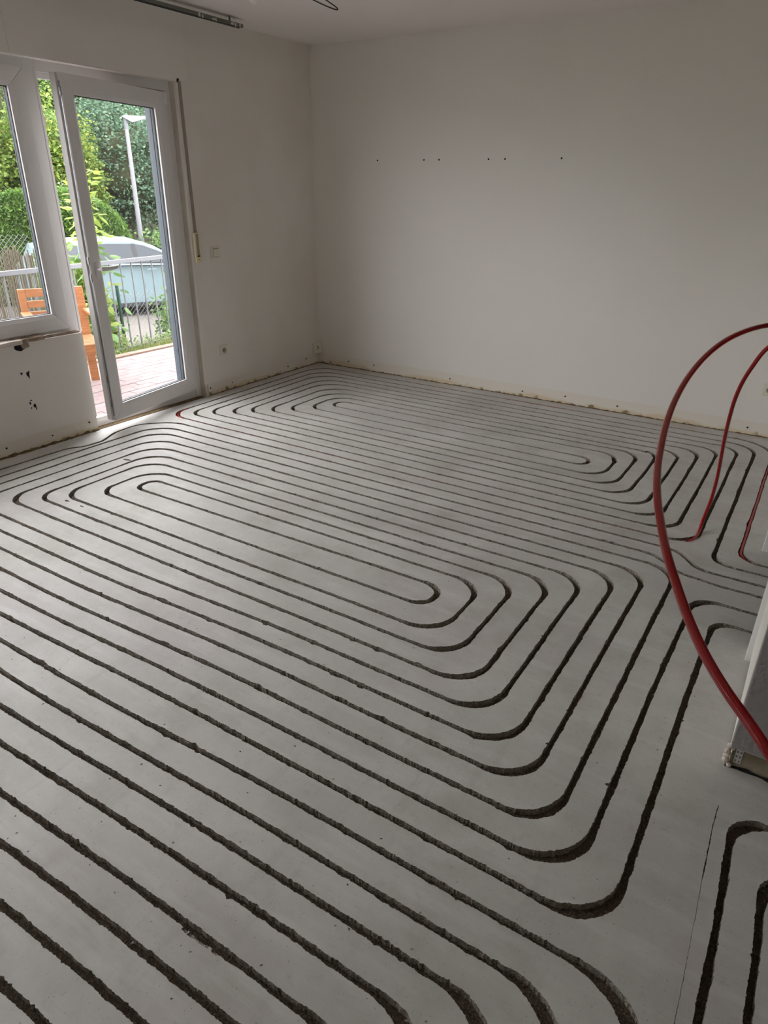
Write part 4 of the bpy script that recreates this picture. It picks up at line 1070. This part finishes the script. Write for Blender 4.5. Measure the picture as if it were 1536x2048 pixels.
# conifer hedge: long clipped block with a rounded end
hg = empty('conifer_hedge', (-14.9, 10.3, -.96)); tag(hg, 'tall clipped bright green conifer hedge with a rounded end behind the car', 'hedge')
H0, H1 = Vector((-20.9, 3.05, 0)) - Vector((-14.9, 10.3, 0)), Vector((-14.75, 10.85, 0)) - Vector((-14.9, 10.3, 0))
hp = []
dH = (H1 - H0); LH = dH.length; uH = dH / LH; nH = Vector((uH.y, -uH.x, 0))
for _ in range(90000):
    s = RNG.random() * (LH + .8); k = RNG.random()
    hh = 2.26 + .06 * math.sin(s * 3) + .07 * noise.noise(Vector((s * 2, 0, 3)))
    endf = max(0, (s - (LH - .5)) / 1.3); wd = .75 * math.sqrt(max(0, 1 - endf ** 2)); hh *= math.sqrt(max(0.02, 1 - endf ** 2.4))
    if k < .62: off, z = wd, RNG.random() * hh
    elif k < .9: off, z = RNG.uniform(-wd, wd), hh
    else: off, z = -wd, RNG.random() * hh
    if z > hh - .25 and abs(off) > wd - .2: off *= .93
    b_ = 1 + .10 * noise.noise(Vector((s * 2.5, z * 2.5, off)))
    p = H0 + uH * s + nH * off * b_; hp.append((p.x + RNG.normal(0, .03), p.y + RNG.normal(0, .03), z * (1 + .02 * RNG.normal())))
ho = leaf_cloud('foliage', np.array(hp), (.05, .12), L_hedge, hg, aspect=.35, up=.7); tag(ho, kind='stuff')
Mh2 = Matrix.Translation(H0) @ Matrix.Rotation(math.atan2(uH.y, uH.x), 4, 'Z')
MB().box(-.2, LH - .35, -.62, .62, 0, 2.08, M=Mh2).build('dark_core', M_under, hg, bevel=.15)  # solid dark cores added behind the leaves against see-through
MB().cyl(H0 + uH * (LH - .3), H0 + uH * (LH - .3) + Vector((0, 0, 1.75)), .62, .45, 16).build('dark_core', M_under, hg)
def bush(name, loc, r, mat, label, n, size, cat='shrub', seed=0, core=True, aspect=.55, up=0.):
    t = empty(name, loc); tag(t, label, cat)
    o = leaf_cloud('foliage', shell((0, 0, r[2] * .9), r, n, .6, .35, seed), size, mat, t, aspect, up); tag(o, kind='stuff')
    if core: blob('dark_core', (0, 0, r[2] * .9), (r[0] * .55, r[1] * .55, r[2] * .6), t, seed, 8)
    return t
bush('flowering_shrub', (-16.9, 11.3, -.98), (.9, .9, 1.25), L_white, 'pale blossoming shrub between the hedge and the door edge', 5000, (.06, .13), seed=21)
bush('leafy_shrub', (-14.4, 12.9, -.96), (1.0, 1.0, .85), L_vine, 'fresh green shrub at the foot of the street lamp', 5000, (.06, .13), seed=22)
bush('leafy_shrub', (-14.6, 14.6, -.96), (1.3, 1.3, .8), L_mid, 'mid-green shrub right of the street lamp behind the car roof', 6000, (.06, .13), seed=23)
bush('low_shrub', (-7.85, 5.05, -.85), (.34, .40, .80), L_vine, 'leafy shrub climbing the fence left of the dark green post', 5500, (.035, .08), seed=24, core=False)
bush('low_shrub', (-7.15, 4.85, -.75), (.26, .36, .78), L_light, 'light green shrub just behind the railing left of the car', 6500, (.04, .10), seed=25, core=False)
bush('low_shrub', (-7.05, 6.12, -.70), (.24, .30, .58), L_vine, 'small leafy shrub behind the railing at the right edge of the door glass', 2600, (.03, .07), seed=26, core=False)
bush('low_shrub', (-7.9, 3.3, -.75), (.5, .7, .6), L_light, 'light green shrub below the reed screen at the left', 2600, (.03, .08), seed=27, core=False)
bush('low_shrub', (-6.80, 3.65, -.5), (.16, .30, .38), L_yel, 'yellow-green weeds behind the railing left of the garden armchair', 1500, (.02, .06), seed=28, core=False)

# grass and weeds on the bank
def grass(name, x0, x1, y0, y1, n, h, mat, label):
    mb_v = []; mb_f = []
    for i in range(n):
        x = RNG.uniform(x0, x1); y = RNG.uniform(y0, y1)
        zg = np.interp(-x, [-a for a in xs], zs) + .02
        hh = h * RNG.uniform(.4, 1.1); a = RNG.uniform(0, 6.28); bx, by = RNG.normal(0, .25 * hh, 2); w_ = .0045
        o = len(mb_v); ca, sa = math.cos(a) * w_, math.sin(a) * w_
        mb_v += [(x - ca, y - sa, zg), (x + ca, y + sa, zg), (x + bx * .4 + ca * .7, y + by * .4 + sa * .7, zg + hh * .6), (x + bx * .4 - ca * .7, y + by * .4 - sa * .7, zg + hh * .6), (x + bx, y + by, zg + hh)]
        mb_f += [(o, o + 1, o + 2, o + 3), (o + 3, o + 2, o + 4)]
    me = bpy.data.meshes.new(name); me.from_pydata(mb_v, [], mb_f); me.materials.append(mat)
    tag(link(name, me), label, 'grass', kind='stuff')
grass('long_grass', -8.3, -6.15, 2.2, 8.0, 9000, .26, L_dry, 'dry long grass on the bank behind the railing')
grass('green_weeds', -7.6, -6.12, 2.2, 8.0, 6500, .20, L_light, 'green weeds along the edge of the terrace')
lp_ = np.column_stack([RNG.uniform(-7.2, -6.15, 5200), RNG.uniform(2.5, 7.5, 5200), np.zeros(5200)])
lp_[:, 2] = np.interp(-lp_[:, 0], [-a for a in xs], zs) + RNG.random(5200) ** 1.4 * .30
tag(leaf_cloud('ground_cover', lp_, (.02, .055), L_vine), 'low leafy ground cover between the railing and the fence', 'plants', kind='stuff')

# sapling with separate large leaves just behind the railing
sp = empty('sapling', (-6.72, 4.74, -.5)); tag(sp, 'slender sapling with large yellow-green leaves growing up behind the railing', 'sapling')
stem = catmull([(0, 0, 0), (.03, .02, .6), (-.02, .03, 1.2), (.03, .0, 1.7), (.05, .05, 2.16)], 6)
MB().tube(stem, [.014 - .011 * i / (len(stem) - 1) for i in range(len(stem))], 7).build('stem', material('green_stem', rgb(150, 140, 92), .7), sp)
def leaf_mesh(nm, mat):
    pr = [(0, 0), (.30, .18), (.36, .42), (.22, .75), (0, 1.0)]
    vs = [(0, 0, 0)]; L_ = [(-a * .9, b, -.10 * a + .06 * b * b * -1) for a, b in pr[1:-1]]; R_ = [(a * .9, b, -.10 * a - .06 * b * b) for a, b in pr[1:-1]]
    mids = [(0, b, .04 - .06 * b * b) for a, b in pr[1:-1]]; tip = (0, 1.0, -.10)
    vs += L_ + mids + R_ + [tip]
    fs = [(0, 4, 1), (0, 7, 4), (1, 4, 5, 2), (2, 5, 6, 3), (4, 7, 8, 5), (5, 8, 9, 6), (3, 6, 10), (6, 9, 10)]
    return MB().add(vs, fs).mesh(nm, mat)
M_l1 = leaf_material('sapling_leaf', rgb(123, 142, 64), rgb(130, 148, 70), rgb(137, 152, 78), trans=.5)
M_l2 = leaf_material('sapling_leaf_lower', rgb(89, 120, 68), rgb(95, 125, 72), rgb(102, 131, 78), trans=.4)
lm1, lm2 = leaf_mesh('leaf', M_l1), leaf_mesh('leaf', M_l2)
rs = random.Random(17)
for k in range(190):
    t = .12 + .88 * (k / 190) ** .9; p = stem[min(int(t * (len(stem) - 1)), len(stem) - 1)]
    a = k * 2.4 + rs.uniform(-.3, .3); out = rs.uniform(.01, .30) * (1.05 - .65 * t) + .01
    o = bpy.data.objects.new('leaf', lm1 if t > .62 or rs.random() < .25 else lm2); COL.objects.link(o); o.parent = sp
    s_ = rs.uniform(.085, .135) * (1.1 if t < .8 else .85)
    o.location = (p.x + math.sin(a) * out, p.y - math.cos(a) * out * -1, p.z + rs.uniform(-.03, .05) + out * .25)
    o.rotation_euler = (rs.uniform(-1.0, .35) + (.7 if t > .85 else 0), rs.uniform(-.6, .6), -a + rs.uniform(-.4, .4)); o.scale = (s_, s_, s_)
tw = MB()
for k in range(26):
    t = .15 + .8 * k / 26; p = stem[int(t * (len(stem) - 1))]; a = k * 2.4
    L_ = .26 * (1.05 - .65 * t)
    tw.cyl(p, (p.x + math.sin(a) * L_, p.y + math.cos(a) * L_, p.z + L_ * .3), .003, .0015, 4)
tag(tw.build('twigs', bpy.data.materials['green_stem'], sp), kind='stuff')
